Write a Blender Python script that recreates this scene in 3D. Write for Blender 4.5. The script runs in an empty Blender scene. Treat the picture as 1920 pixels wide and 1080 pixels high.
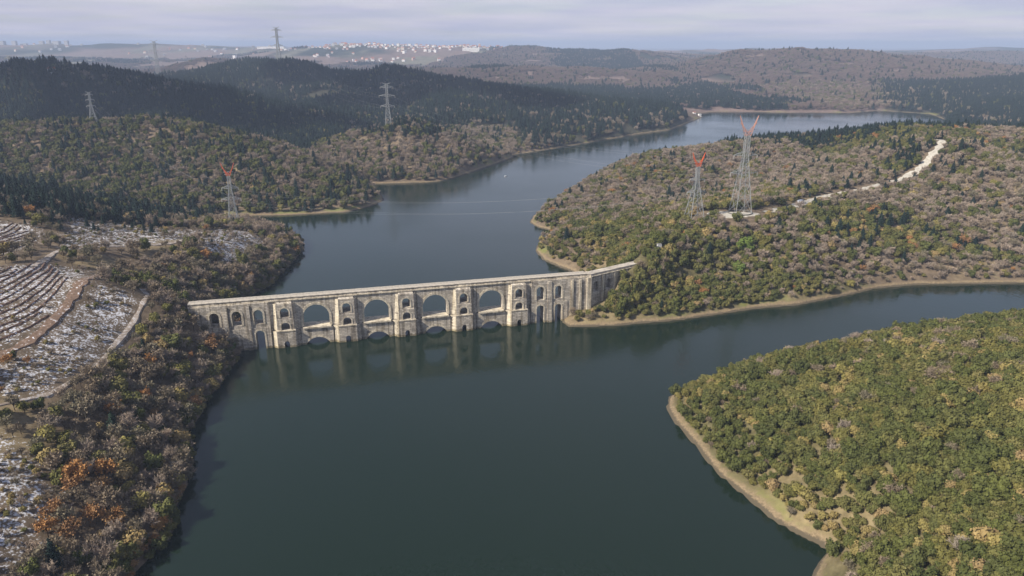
import bpy, bmesh, math, random
import numpy as np
from mathutils import Vector, Matrix

R = math.radians
scene = bpy.context.scene
COL = scene.collection

# ------------------------------------------------------------------ camera, sky, sun, exposure
cam_data = bpy.data.cameras.new('camera')
cam_data.sensor_width = 36.0
cam_data.lens = 25.7
cam_data.clip_start = 1.0
cam_data.clip_end = 80000.0
cam = bpy.data.objects.new('camera', cam_data)
cam.location = (0.0, 0.0, 110.0)
cam.rotation_euler = (R(90 - 18.4), 0.0, 0.0)
COL.objects.link(cam)
scene.camera = cam

SUN_AZ = R(213.0)          # direction towards the sun, from +X counter-clockwise
SUN_EL = R(38.0)
sun_dir = Vector((math.cos(SUN_AZ) * math.cos(SUN_EL), math.sin(SUN_AZ) * math.cos(SUN_EL), math.sin(SUN_EL)))

world = bpy.data.worlds.new('World')
scene.world = world
world.use_nodes = True
wn, wl = world.node_tree.nodes, world.node_tree.links
wn.clear()
w_out = wn.new('ShaderNodeOutputWorld')
w_bg = wn.new('ShaderNodeBackground')
w_bg.inputs['Strength'].default_value = 0.082
w_sky = wn.new('ShaderNodeTexSky')
w_sky.sky_type = 'NISHITA'
w_sky.sun_disc = False
w_sky.sun_elevation = SUN_EL
w_sky.sun_rotation = math.atan2(sun_dir.x, sun_dir.y)
w_sky.altitude = 150.0
w_sky.air_density = 1.0
w_sky.dust_density = 0.6
w_sky.ozone_density = 2.0
# a thin broken layer of cloud seen in perspective: direction.xy / direction.z
w_tc = wn.new('ShaderNodeTexCoord')
w_sep = wn.new('ShaderNodeSeparateXYZ')
wl.new(w_tc.outputs['Generated'], w_sep.inputs[0])
w_zc = wn.new('ShaderNodeMath'); w_zc.operation = 'ADD'; w_zc.inputs[1].default_value = 0.055
w_zm = wn.new('ShaderNodeMath'); w_zm.operation = 'MAXIMUM'; w_zm.inputs[1].default_value = 0.03
wl.new(w_sep.outputs['Z'], w_zc.inputs[0]); wl.new(w_zc.outputs[0], w_zm.inputs[0])
w_dx = wn.new('ShaderNodeMath'); w_dx.operation = 'DIVIDE'
w_dy = wn.new('ShaderNodeMath'); w_dy.operation = 'DIVIDE'
wl.new(w_sep.outputs['X'], w_dx.inputs[0]); wl.new(w_zm.outputs[0], w_dx.inputs[1])
wl.new(w_sep.outputs['Y'], w_dy.inputs[0]); wl.new(w_zm.outputs[0], w_dy.inputs[1])
w_cmb = wn.new('ShaderNodeCombineXYZ')
wl.new(w_dx.outputs[0], w_cmb.inputs[0]); wl.new(w_dy.outputs[0], w_cmb.inputs[1])
w_noise = wn.new('ShaderNodeTexNoise')
w_noise.inputs['Scale'].default_value = 0.55
w_noise.inputs['Detail'].default_value = 7.0
w_noise.inputs['Roughness'].default_value = 0.55
wl.new(w_cmb.outputs[0], w_noise.inputs['Vector'])
w_ramp = wn.new('ShaderNodeMapRange')
w_ramp.inputs['From Min'].default_value = 0.40
w_ramp.inputs['From Max'].default_value = 0.72
w_ramp.inputs['To Min'].default_value = 0.16          # optical depth of the layer straight up
w_ramp.inputs['To Max'].default_value = 0.50
wl.new(w_noise.outputs['Fac'], w_ramp.inputs['Value'])
# the layer covers more towards the horizon: 1 - exp(-depth / sin(elevation))
w_air = wn.new('ShaderNodeMath'); w_air.operation = 'ADD'; w_air.inputs[1].default_value = 0.11
w_ab = wn.new('ShaderNodeMath'); w_ab.operation = 'ABSOLUTE'
wl.new(w_sep.outputs['Z'], w_ab.inputs[0]); wl.new(w_ab.outputs[0], w_air.inputs[0])
w_dv = wn.new('ShaderNodeMath'); w_dv.operation = 'DIVIDE'
wl.new(w_ramp.outputs[0], w_dv.inputs[0]); wl.new(w_air.outputs[0], w_dv.inputs[1])
w_pw = wn.new('ShaderNodeMath'); w_pw.operation = 'POWER'; w_pw.inputs[0].default_value = 0.36788
wl.new(w_dv.outputs[0], w_pw.inputs[1])
w_cov = wn.new('ShaderNodeMath'); w_cov.operation = 'SUBTRACT'; w_cov.inputs[0].default_value = 1.0
wl.new(w_pw.outputs[0], w_cov.inputs[1])
w_mix = wn.new('ShaderNodeMix'); w_mix.data_type = 'RGBA'
w_mix.inputs['B'].default_value = (5.0, 4.95, 6.3, 1.0)
w_n2 = wn.new('ShaderNodeTexNoise')          # lighter and darker parts of the cloud
w_n2.inputs['Scale'].default_value = 0.42; w_n2.inputs['Detail'].default_value = 6.0
wl.new(w_cmb.outputs[0], w_n2.inputs['Vector'])
w_r2 = wn.new('ShaderNodeMapRange')
w_r2.inputs['From Min'].default_value = 0.38; w_r2.inputs['From Max'].default_value = 0.66
wl.new(w_n2.outputs['Fac'], w_r2.inputs['Value'])
w_cc = wn.new('ShaderNodeMix'); w_cc.data_type = 'RGBA'
w_cc.inputs['A'].default_value = (4.5, 4.6, 6.1, 1.0); w_cc.inputs['B'].default_value = (6.3, 5.95, 6.9, 1.0)
wl.new(w_r2.outputs[0], w_cc.inputs['Factor'])
wl.new(w_cc.outputs['Result'], w_mix.inputs['B'])
wl.new(w_cov.outputs[0], w_mix.inputs['Factor'])
wl.new(w_sky.outputs['Color'], w_mix.inputs['A'])
wl.new(w_mix.outputs['Result'], w_bg.inputs['Color'])
wl.new(w_bg.outputs[0], w_out.inputs['Surface'])

sun_data = bpy.data.lights.new('sun', 'SUN')
sun_data.energy = 5.0
sun_data.angle = R(0.5)
sun_data.color = (1.0, 0.92, 0.80)
sun = bpy.data.objects.new('sun', sun_data)
sun.rotation_euler = (-sun_dir).to_track_quat('-Z', 'Y').to_euler()
sun.location = (-200, -200, 400)
COL.objects.link(sun)

scene.view_settings.view_transform = 'Standard'
scene.view_settings.look = 'None'
scene.view_settings.gamma = 1.0
scene.view_settings.exposure = 0.50
scene.view_settings.use_curve_mapping = False
scene.render.engine = 'CYCLES'
scene.cycles.max_bounces = 5
scene.cycles.diffuse_bounces = 2
scene.cycles.glossy_bounces = 2
scene.cycles.volume_bounces = 0
scene.cycles.transmission_bounces = 2
scene.cycles.transparent_max_bounces = 4
scene.cycles.use_denoising = True

# ------------------------------------------------------------------ TERRAIN BEGIN
WATER = [(-82, -300), (-82, 60), (-82.6, 120.5), (-83.8, 131.6), (-81.7, 139.5), (-81.2, 146.3), (-83.9, 153.5), (-86.1, 167.4),
 (-90.2, 179.2), (-96.7, 191.0), (-99.3, 213.0), (-100.7, 235.3), (-103.0, 254.2), (-106.9, 267.4),
 (-119.1, 294.4), (-122.5, 313.8), (-117.4, 332.3), (-117.0, 366.0), (-118.3, 397.3), (-126.0, 418.5), (-141.2, 437.8),
 (-163.1, 454.5), (-187.4, 464.8), (-250, 470), (-262, 474), (-255, 479),
 (-220.0, 480.3), (-183.6, 483.5), (-145.3, 488.4), (-114.4, 496.7), (-101.4, 516.1), (-95.3, 536.9), (-103.4, 565.8),
 (-128, 588), (-119.9, 605.0), (-89.1, 607.5), (-63.1, 615.0), (-51.0, 633.2), (-29.7, 679.0), (-5.4, 738.6), (2.8, 760.8),
 (-2, 772), (2.8, 776.2), (54.0, 831.0), (110.1, 898.8), (166.5, 966.0), (213.6, 1009.8), (252.7, 1087.0), (307.3, 1203.5),
 (305.4, 1261.1), (356.9, 1302.6), (474.4, 1281.6), (583.9, 1281.6), (649.9, 1324.4), (700.0, 1251.2), (670.0, 1156.5),
 (600, 1040), (480, 910), (350, 850), (250, 805), (170, 755), (115, 702), (78, 645), (48, 575), (27, 525),
 (14.4, 485.1), (11.8, 466.3), (16.9, 451.6), (25.2, 443.2), (16.4, 418.5), (13.2, 397.3), (16.7, 379.0), (24.5, 366.0),
 (31.1, 357.5), (33.8, 338.9), (23.1, 297.7), (21.2, 285.5), (23.0, 280.0), (41.8, 281.2), (72.0, 288.6), (102.6, 300.4),
 (128.5, 307.3), (155.7, 320.5), (172.5, 329.9), (195.8, 335.6), (248.9, 338.1), (323.0, 339.7), (700, 350), (700, 318),
 (330, 300), (230, 286), (150, 268), (100, 248), (72, 232), (52, 217), (49.4, 209.3), (50.2, 199.0), (53.5, 184.4),
 (55.6, 172.2), (60.1, 160.9), (63.7, 151.2), (69.1, 145.1), (73.3, 140.5), (69.6, 136.8), (65.8, 131.6), (56.1, 113.5),
 (52, 60), (50, -300)]
# ridges of the hills: (x, y, height, half-width)
RIDGES = [
 # left bank and its spit
 [(-112, -100, 14, 40), (-110, 60, 11, 40), (-109, 122, 11, 34), (-124, 146, 17, 40), (-150, 188, 24, 60), (-186, 240, 30, 80), (-236, 313, 35, 95),
  (-262, 345, 38, 80), (-340, 370, 46, 110), (-520, 380, 56, 160)],
 [(-186, 240, 30, 70), (-170, 290, 23, 60), (-158, 335, 19, 55), (-160, 380, 15, 45), (-158, 412, 9, 40)],
 [(-150, 245, 28, 30), (-126, 249, 24, 18), (-114, 252.5, 16, 12)],
 # hill behind the inlet, brown wood
 [(-700, 630, 60, 130), (-507, 640, 46, 110), (-437, 650, 40, 95), (-358, 650, 41, 90), (-289, 640, 41, 78), (-227, 620, 40, 66), (-171, 590, 22, 52), (-131, 560, 11, 45), (-108, 540, 4, 30)],
 # dark pine ridge
 [(-1300, 1100, 80, 260), (-851, 1050, 71, 230), (-685, 1020, 69, 210), (-580, 1000, 73, 200), (-494, 980, 67, 180), (-395, 950, 50, 150), (-320, 920, 33, 120), (-251, 880, 18, 90)],
 # knoll with the pylon
 [(-185, 690, 8, 45), (-139, 720, 32, 58), (-103, 720, 39, 60), (-61, 715, 28, 55), (-31, 715, 16, 50), (-12, 732, 6, 35)],
 # long dark ridge along the lake
 [(-900, 1700, 26, 200), (-730, 1650, 31, 220), (-591, 1600, 66, 240), (-459, 1500, 77, 260), (-324, 1450, 63, 260), (-193, 1380, 48, 240), (-54, 1280, 34, 210),
  (34, 1200, 26, 190), (114, 1150, 21, 160), (188, 1100, 14, 120), (238, 1120, 7, 80)],
 [(-459, 1500, 70, 160), (-330, 1250, 40, 130), (-260, 1050, 22, 110)],
 [(-193, 1380, 46, 120), (-110, 1150, 30, 100), (-60, 960, 18, 80)],
 # brown bare hill
 [(-1100, 2330, 26, 200), (-1015, 2300, 34, 180), (-913, 2300, 66, 170), (-835, 2300, 45, 160)],
 # town ridge
 [(-7000, 4900, 105, 900), (-4187, 4800, 107, 900), (-3188, 4800, 114, 900), (-2193, 4800, 108, 900), (-1500, 4500, 86, 800), (-1166, 4200, 82, 700), (-887, 4000, 100, 700),
  (-305, 4000, 101, 700), (0, 4000, 92, 650), (600, 3600, 69, 600)],
 [(-2600, 3400, 50, 500), (-1900, 3300, 44, 450), (-1300, 3200, 30, 400)],
 [(-150, 3600, 76, 400), (0, 3500, 93, 430), (206, 3300, 88, 430), (517, 3100, 74, 330), (600, 2820, 44, 220), (640, 2620, 12, 130)],
 [(-700, 2350, 16, 250), (-516, 2300, 20, 260), (-315, 2250, 36, 280), (-92, 2200, 40, 300), (165, 2150, 45, 260), (245, 2050, 18, 180), (300, 1900, 8, 150)],
 [(325, 2100, 14, 110), (402, 2050, 36, 130), (452, 1950, 16, 110), (470, 1850, 5, 90)],
 # wide brown hill past the end of the lake
 [(500, 2250, 6, 120), (556, 2300, 10, 140), (640, 2350, 36, 200), (760, 2350, 68, 320), (860, 2350, 96, 430), (1000, 2380, 88, 480), (1261, 2420, 68, 460), (1377, 2350, 40, 330), (1500, 2200, 18, 250), (2200, 2300, 25, 400)],
 [(686, 1420, 5, 150), (806, 1500, 14, 180), (945, 1600, 27, 220), (1078, 1600, 37, 240), (1334, 1600, 45, 280), (2000, 1650, 60, 400)],
 [(720, 1230, 3, 80), (790, 1250, 6, 100), (851, 1250, 11, 120), (1010, 1250, 15, 150), (1500, 1250, 25, 220)],
 # pylon peninsula
 [(58, 560, 8, 50), (103, 590, 16, 70), (152, 620, 23, 85), (203, 640, 28, 95), (252, 650, 30, 100), (294, 640, 34, 105), (329, 620, 39, 110), (413, 600, 39, 130), (533, 600, 41, 150), (900, 620, 50, 220)],
 [(46, 305, 11, 30), (58, 325, 16, 35), (79, 350, 20, 50), (94, 368, 23, 60), (120, 380, 26, 62), (172, 425, 23, 70), (240, 480, 25, 80), (277, 500, 31, 85), (302, 520, 40, 85), (329, 600, 38, 90)],
 [(302, 520, 38, 90), (340, 450, 34, 90), (430, 440, 40, 110), (700, 460, 48, 160)],
 [(49, 299, 24, 9), (60, 311, 25, 13), (74, 334, 23, 20)],
 # near headland
 [(58, 212, 3.5, 30), (72, 215, 7, 34), (90, 216, 10.5, 40), (110, 217, 13, 46), (127, 218, 14, 50), (166, 220, 17, 58), (215, 224, 23, 70), (330, 225, 36, 110)],
 [(128, 205, 15, 45), (112, 170, 19, 40), (100, 130, 20, 36), (100, 60, 24, 40), (100, -100, 26, 45)],
 [(166, 205, 18, 50), (140, 165, 23, 48), (125, 100, 29, 50)],
 # blue layers behind
 [(700, 3300, 30, 260), (1000, 3500, 50, 350), (1400, 3800, 68, 420), (1800, 3900, 52, 400), (2300, 4000, 76, 480), (3000, 4000, 60, 500)],
 [(900, 5200, 60, 600), (1700, 5400, 78, 700), (2600, 5200, 66, 700), (3600, 5500, 84, 800), (4600, 5400, 70, 800)],
 # far country
 [(1500, 6200, 14, 1600), (4000, 6500, 30, 1800), (8000, 6500, 36, 2200)],
 [(-9000, 9000, 80, 2000), (-3000, 9000, 88, 2000), (2000, 9500, 24, 1800), (6000, 10000, 34, 2200)],
 [(-9000, 14000, 60, 2500), (0, 15000, 30, 2500), (9000, 14500, 34, 2500)],
]

def _hash(ix, iy, seed):
    n = (ix * 374761393 + iy * 668265263 + seed * 1442695041) & 0x7fffffff
    n = (n ^ (n >> 13)) * 1274126177 & 0x7fffffff
    n = n ^ (n >> 16)
    return (n & 0xffff) / 65535.0

def vnoise(x, y, seed=0):
    ix = np.floor(x).astype(np.int64); iy = np.floor(y).astype(np.int64)
    fx = x - ix; fy = y - iy
    fx = fx * fx * (3 - 2 * fx); fy = fy * fy * (3 - 2 * fy)
    a = _hash(ix, iy, seed); b = _hash(ix + 1, iy, seed); c = _hash(ix, iy + 1, seed); d = _hash(ix + 1, iy + 1, seed)
    return (a + (b - a) * fx) * (1 - fy) + (c + (d - c) * fx) * fy

def fbm(x, y, seed=0, oct=4):
    s = 0; a = 0.5; t = 0
    for k in range(oct):
        s = s + a * vnoise(x, y, seed + k * 17); t += a
        x = x * 2.03 + 11.7; y = y * 2.03 - 5.3; a *= 0.5
    return s / t

def seg_dist(px, py, ax, ay, bx, by):
    dx, dy = bx - ax, by - ay
    t = np.clip(((px - ax) * dx + (py - ay) * dy) / (dx * dx + dy * dy), 0, 1)
    return np.hypot(px - ax - t * dx, py - ay - t * dy), t

def shore_distance(px, py):
    """metres from the waterline, positive on land"""
    best = np.full(px.shape, 1e9); inside = np.zeros(px.shape, bool)
    n = len(WATER)
    for i in range(n):
        ax, ay = WATER[i]; bx, by = WATER[(i + 1) % n]
        d, _ = seg_dist(px, py, ax, ay, bx, by)
        best = np.minimum(best, d)
        if ay != by:
            c = ((ay > py) != (by > py)) & (px < (bx - ax) * (py - ay) / (by - ay) + ax)
            inside ^= c
    return np.where(inside, -best, best)

def height(px, py):
    px = np.asarray(px, float); py = np.asarray(py, float)
    sd = shore_distance(px, py)
    sd = sd + (vnoise(px / 9, py / 9, 3) - 0.5) * 3.0 * np.clip(np.abs(sd) / 3, 0, 1)
    acc = np.zeros(px.shape)
    wx = px + (fbm(px / 60, py / 60, 21) - 0.5) * 22 * np.clip(py / 500, 0.3, 3)
    wy = py + (fbm(px / 60, py / 60, 33) - 0.5) * 22 * np.clip(py / 500, 0.3, 3)
    for rd in RIDGES:
        best = np.zeros(px.shape)
        for (ax, ay, az, aw), (bx, by, bz, bw) in zip(rd, rd[1:]):
            d, t = seg_dist(wx, wy, ax, ay, bx, by)
            w = aw + (bw - aw) * t; z = az + (bz - az) * t
            best = np.maximum(best, z * np.exp(-(d / w) ** 1.7))
        acc = acc + best ** 5
    z = 0.93 * acc ** 0.2
    far = np.clip((py - 1500) / 3000, 0, 1)
    z = z + 2.5 + far * 5 + far * 14 * (fbm(px / 900, py / 900, 5) - 0.4)
    z = z * (1 + 0.16 * (fbm(px / 45, py / 45, 8) - 0.5) + 0.95 * (fbm(px / 170, py / 170, 9, 3) - 0.5) * np.clip((py - 480) / 300, 0, 1) * (1 - 0.6 * np.clip((py - 1500) / 500, 0, 1)))
    ramp = 1 - np.exp(-np.maximum(sd, 0) / 17.0)
    land = z * ramp + 0.25 + 0.25 * np.minimum(np.maximum(sd, 0), 3)
    bed = np.maximum(-14, sd * 0.3) - 0.15
    return np.where(sd > 0, np.minimum(land, 0.2 + sd * 0.95), bed), sd
# ------------------------------------------------------------------ TERRAIN END

# ------------------------------------------------------------------ helpers
def tag(o, label=None, cat=None, group=None, kind=None):
    if label: o['label'] = label
    if cat: o['category'] = cat
    if group: o['group'] = group
    if kind: o['kind'] = kind
    return o

def mesh_obj(name, verts, faces, mat, parent=None, smooth=False):
    me = bpy.data.meshes.new(name)
    me.from_pydata(verts, [], faces)
    me.update()
    if mat is not None:
        for m in (mat if isinstance(mat, (list, tuple)) else [mat]):
            me.materials.append(m)
    if smooth:
        me.polygons.foreach_set('use_smooth', [True] * len(me.polygons))
    o = bpy.data.objects.new(name, me)
    COL.objects.link(o)
    if parent is not None:
        o.parent = parent
    return o

def empty(name, loc=(0, 0, 0), rz=0.0):
    o = bpy.data.objects.new(name, None)
    o.location = loc
    o.rotation_euler = (0, 0, rz)
    o.empty_display_size = 0.5
    COL.objects.link(o)
    return o

class MB:
    """collects boxes, bars and strips into one mesh"""
    def __init__(self): self.v, self.f = [], []
    def add(self, vs, fs):
        n = len(self.v)
        self.v += [tuple(p) for p in vs]
        self.f += [tuple(i + n for i in q) for q in fs]
    def hexa(self, lo, hi):
        """lo, hi: four corners each, same winding (counter-clockwise from above)"""
        self.add(list(lo) + list(hi), [(3, 2, 1, 0), (4, 5, 6, 7), (0, 1, 5, 4), (1, 2, 6, 5), (2, 3, 7, 6), (3, 0, 4, 7)])
    def box(self, x0, x1, y0, y1, z0, z1):
        self.hexa([(x0, y0, z0), (x1, y0, z0), (x1, y1, z0), (x0, y1, z0)], [(x0, y0, z1), (x1, y0, z1), (x1, y1, z1), (x0, y1, z1)])
    def bar(self, p, q, w):
        p, q = Vector(p), Vector(q)
        d = (q - p)
        if d.length < 1e-6: return
        d.normalize()
        a = d.cross(Vector((0, 0, 1)) if abs(d.z) < 0.9 else Vector((1, 0, 0))).normalized() * (w / 2)
        b = d.cross(a).normalized() * (w / 2)
        self.hexa([p - a - b, p + a - b, p + a + b, p - a + b], [q - a - b, q + a - b, q + a + b, q - a + b])
    def build(self, name, mat, parent=None, smooth=False):
        return mesh_obj(name, self.v, self.f, mat, parent, smooth)

def new_mat(name, rough=0.9, spec=0.2):
    m = bpy.data.materials.new(name)
    m.use_nodes = True
    b = m.node_tree.nodes['Principled BSDF']
    b.inputs['Roughness'].default_value = rough
    b.inputs['Specular IOR Level'].default_value = spec
    return m, m.node_tree.nodes, m.node_tree.links, b

def plain_mat(name, col, rough=0.8, spec=0.2, var=0.15, scale=2.0):
    m, n, l, b = new_mat(name, rough, spec)
    tc = n.new('ShaderNodeTexCoord')
    ns = n.new('ShaderNodeTexNoise'); ns.inputs['Scale'].default_value = scale; ns.inputs['Detail'].default_value = 4
    l.new(tc.outputs['Object'], ns.inputs['Vector'])
    mx = n.new('ShaderNodeMix'); mx.data_type = 'RGBA'
    mx.inputs['A'].default_value = tuple(c * (1 - var) for c in col) + (1,)
    mx.inputs['B'].default_value = tuple(min(1, c * (1 + var)) for c in col) + (1,)
    l.new(ns.outputs['Fac'], mx.inputs['Factor'])
    l.new(mx.outputs['Result'], b.inputs['Base Color'])
    return m

def ramp(n, stops, interp='LINEAR'):
    r = n.new('ShaderNodeValToRGB')
    cr = r.color_ramp
    cr.interpolation = interp
    while len(cr.elements) > 1: cr.elements.remove(cr.elements[-1])
    cr.elements[0].position = stops[0][0]; cr.elements[0].color = tuple(stops[0][1]) + (1,)
    for p, c in stops[1:]:
        e = cr.elements.new(p); e.color = tuple(c) + (1,)
    return r

def foliage_mat(name, cols, leaf=0.35, rough=0.75):
    """cols: range of crown colours, one picked per tree; leaf: variation between clumps"""
    m, n, l, b = new_mat(name, rough, 0.12)
    oi = n.new('ShaderNodeObjectInfo')
    r = ramp(n, [(i / (len(cols) - 1), c) for i, c in enumerate(cols)])
    l.new(oi.outputs['Random'], r.inputs['Fac'])
    tc = n.new('ShaderNodeTexCoord')
    ns = n.new('ShaderNodeTexNoise'); ns.inputs['Scale'].default_value = 2.2; ns.inputs['Detail'].default_value = 3
    l.new(tc.outputs['Object'], ns.inputs['Vector'])
    mr = n.new('ShaderNodeMapRange')
    mr.inputs['From Min'].default_value = 0.3; mr.inputs['From Max'].default_value = 0.7
    mr.inputs['To Min'].default_value = 1 - leaf; mr.inputs['To Max'].default_value = 1 + leaf
    l.new(ns.outputs['Fac'], mr.inputs['Value'])
    vm = n.new('ShaderNodeVectorMath'); vm.operation = 'SCALE'
    l.new(r.outputs['Color'], vm.inputs[0]); l.new(mr.outputs[0], vm.inputs['Scale'])
    l.new(vm.outputs[0], b.inputs['Base Color'])
    return m

def in_poly(px, py, poly):
    inside = np.zeros(px.shape, bool)
    for i in range(len(poly)):
        ax, ay = poly[i]; bx, by = poly[(i + 1) % len(poly)]
        if ay != by:
            inside ^= ((ay > py) != (by > py)) & (px < (bx - ax) * (py - ay) / (by - ay) + ax)
    return inside

def poly_sd(px, py, poly):
    """signed distance to a closed polygon, positive inside"""
    best = np.full(px.shape, 1e9)
    for i in range(len(poly)):
        d, _ = seg_dist(px, py, *poly[i], *poly[(i + 1) % len(poly)])
        best = np.minimum(best, d)
    return np.where(in_poly(px, py, poly), best, -best)

def line_dist(px, py, pts):
    best = np.full(px.shape, 1e9)
    for a, b in zip(pts, pts[1:]):
        d, _ = seg_dist(px, py, a[0], a[1], b[0], b[1])
        best = np.minimum(best, d)
    return best

# ------------------------------------------------------------------ places on the ground
SNOW_FIELDS = [
 [(-192, 240), (-183, 253), (-175, 266), (-164, 270), (-156, 256), (-151, 240), (-148, 222), (-149, 198), (-160, 196)],
 [(-232, 305), (-228, 318), (-213, 319), (-201, 306), (-192, 268), (-205, 266)],
 [(-149, 250), (-133, 247), (-129, 228), (-127, 205), (-129, 182), (-140, 172), (-146, 190), (-146, 212)],
 [(-215, 345), (-190, 370), (-167, 382), (-157, 366), (-158, 342), (-172, 318), (-188, 292), (-196, 310)],
 [(-162, 382), (-148, 396), (-132, 386), (-131, 352), (-133, 330), (-147, 333), (-154, 350)],
 [(-134, 165), (-117, 156), (-104, 146), (-101, 130), (-101, 120), (-112, 112), (-124, 130), (-132, 148)],
]
BROWN_TRACK = [(-160, 160), (-152, 180), (-148.5, 195), (-146.7, 207.1), (-148, 223.6), (-150.9, 241.3), (-154.7, 256.9), (-159.4, 271.2)]
SNOWY_TRACK = [(-176.4, 257.4), (-179, 269.6), (-183.3, 285.3), (-179.5, 301), (-169.6, 321.2), (-159.4, 335.9), (-157.4, 349), (-159.6, 365.6)]
BANK_TRACK = [(-140, 160), (-136.1, 169), (-132.2, 175.4), (-127.5, 183.7), (-126.5, 194.9), (-126.9, 207.2), (-130.1, 228.6), (-131.5, 246.9), (-136, 258), (-143, 268)]
HILL_ROAD = [(134, 381), (152.1, 394.3), (166.8, 409.7), (180.3, 424.6), (199.3, 436.3), (222.4, 451.4), (242.5, 465.7), (257, 474.7), (269, 482.2), (279.7, 492.8), (296.6, 510.5), (306, 530)]
FURROWS = [
 [(-177, 212), (-171.6, 232.5), (-173, 248), (-175.4, 258.3)],
 [(-171, 204), (-166.1, 223.8), (-166.4, 236.3), (-170.2, 254.8), (-174, 264.1)],
 [(-167, 196), (-161.6, 216.4), (-159.9, 226.4), (-162.2, 244.1), (-169, 260.6)],
 [(-182, 222), (-176.8, 240.7), (-177.9, 251)],
 [(-163, 190), (-157.5, 209.7), (-154.8, 218.5), (-155.3, 233.7), (-159.5, 249.9)],
 [(-158, 186), (-153.3, 202.9), (-150.9, 211.8), (-149.9, 221.3)],
 [(-212, 270), (-208.4, 288.3), (-207.7, 307.7)],
 [(-201, 256), (-196.7, 270.9), (-199.9, 295)],
 [(-217, 278), (-212.2, 294.1), (-215.1, 311.8)],
 [(-222, 284), (-216, 300), (-218.7, 315.1)],
 [(-207, 263), (-203.3, 280.5), (-203.3, 301.3)],
]
FURROWS += [[(x - 2.9, y + 1.6) for x, y in f] for f in FURROWS]
AQ_O = (-98.7, 255.7); AQ_D = (0.96850, 0.24902); AQ_ANG = math.atan2(AQ_D[1], AQ_D[0])
def aq(s, back=0.0):
    return (AQ_O[0] + AQ_D[0] * s - AQ_D[1] * back, AQ_O[1] + AQ_D[1] * s + AQ_D[0] * back)
AQ_LINE = [aq(-15, 3.5), aq(135, 3.5), (54, 308.5)]
YARD = (115, 375)

# ------------------------------------------------------------------ ground
def axis(fine0, fine1, step, lo, hi, grow, smax):
    mid = list(np.arange(fine0, fine1 + 1e-6, step))
    up, s, v = [], step, mid[-1]
    while v < hi:
        s = min(s * grow, smax); v += s; up.append(min(v, hi))
    dn, s, v = [], step, mid[0]
    while v > lo:
        s = min(s * grow, smax); v -= s; dn.append(max(v, lo))
    return np.array(dn[::-1] + mid + up)

GX = axis(-240, 200, 2.2, -12000, 12000, 1.035, 600)
GY = axis(96, 470, 2.2, -320, 18000, 1.02, 420)
XX, YY = np.meshgrid(GX, GY)
ZZ, SD = height(XX.ravel(), YY.ravel())
ZZ = ZZ.reshape(XX.shape); SD = SD.reshape(XX.shape)
# level the yard under the big pylon
_d = np.hypot((XX - YARD[0]) / 1.3, YY - YARD[1])
_k = np.clip(1 - (_d - 12) / 8, 0, 1)
YARD_Z = 25.6
ZZ = ZZ * (1 - _k) + YARD_Z * _k

def ground_z(x, y):
    """height of the built ground mesh (bilinear)"""
    x = np.asarray(x, float); y = np.asarray(y, float)
    i = np.clip(np.searchsorted(GX, x) - 1, 0, len(GX) - 2)
    j = np.clip(np.searchsorted(GY, y) - 1, 0, len(GY) - 2)
    fx = (x - GX[i]) / (GX[i + 1] - GX[i]); fy = (y - GY[j]) / (GY[j + 1] - GY[j])
    return (ZZ[j, i] * (1 - fx) + ZZ[j, i + 1] * fx) * (1 - fy) + (ZZ[j + 1, i] * (1 - fx) + ZZ[j + 1, i + 1] * fx) * fy
def ground_sd(x, y):
    i = np.clip(np.searchsorted(GX, x) - 1, 0, len(GX) - 2)
    j = np.clip(np.searchsorted(GY, y) - 1, 0, len(GY) - 2)
    return SD[j, i]

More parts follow.
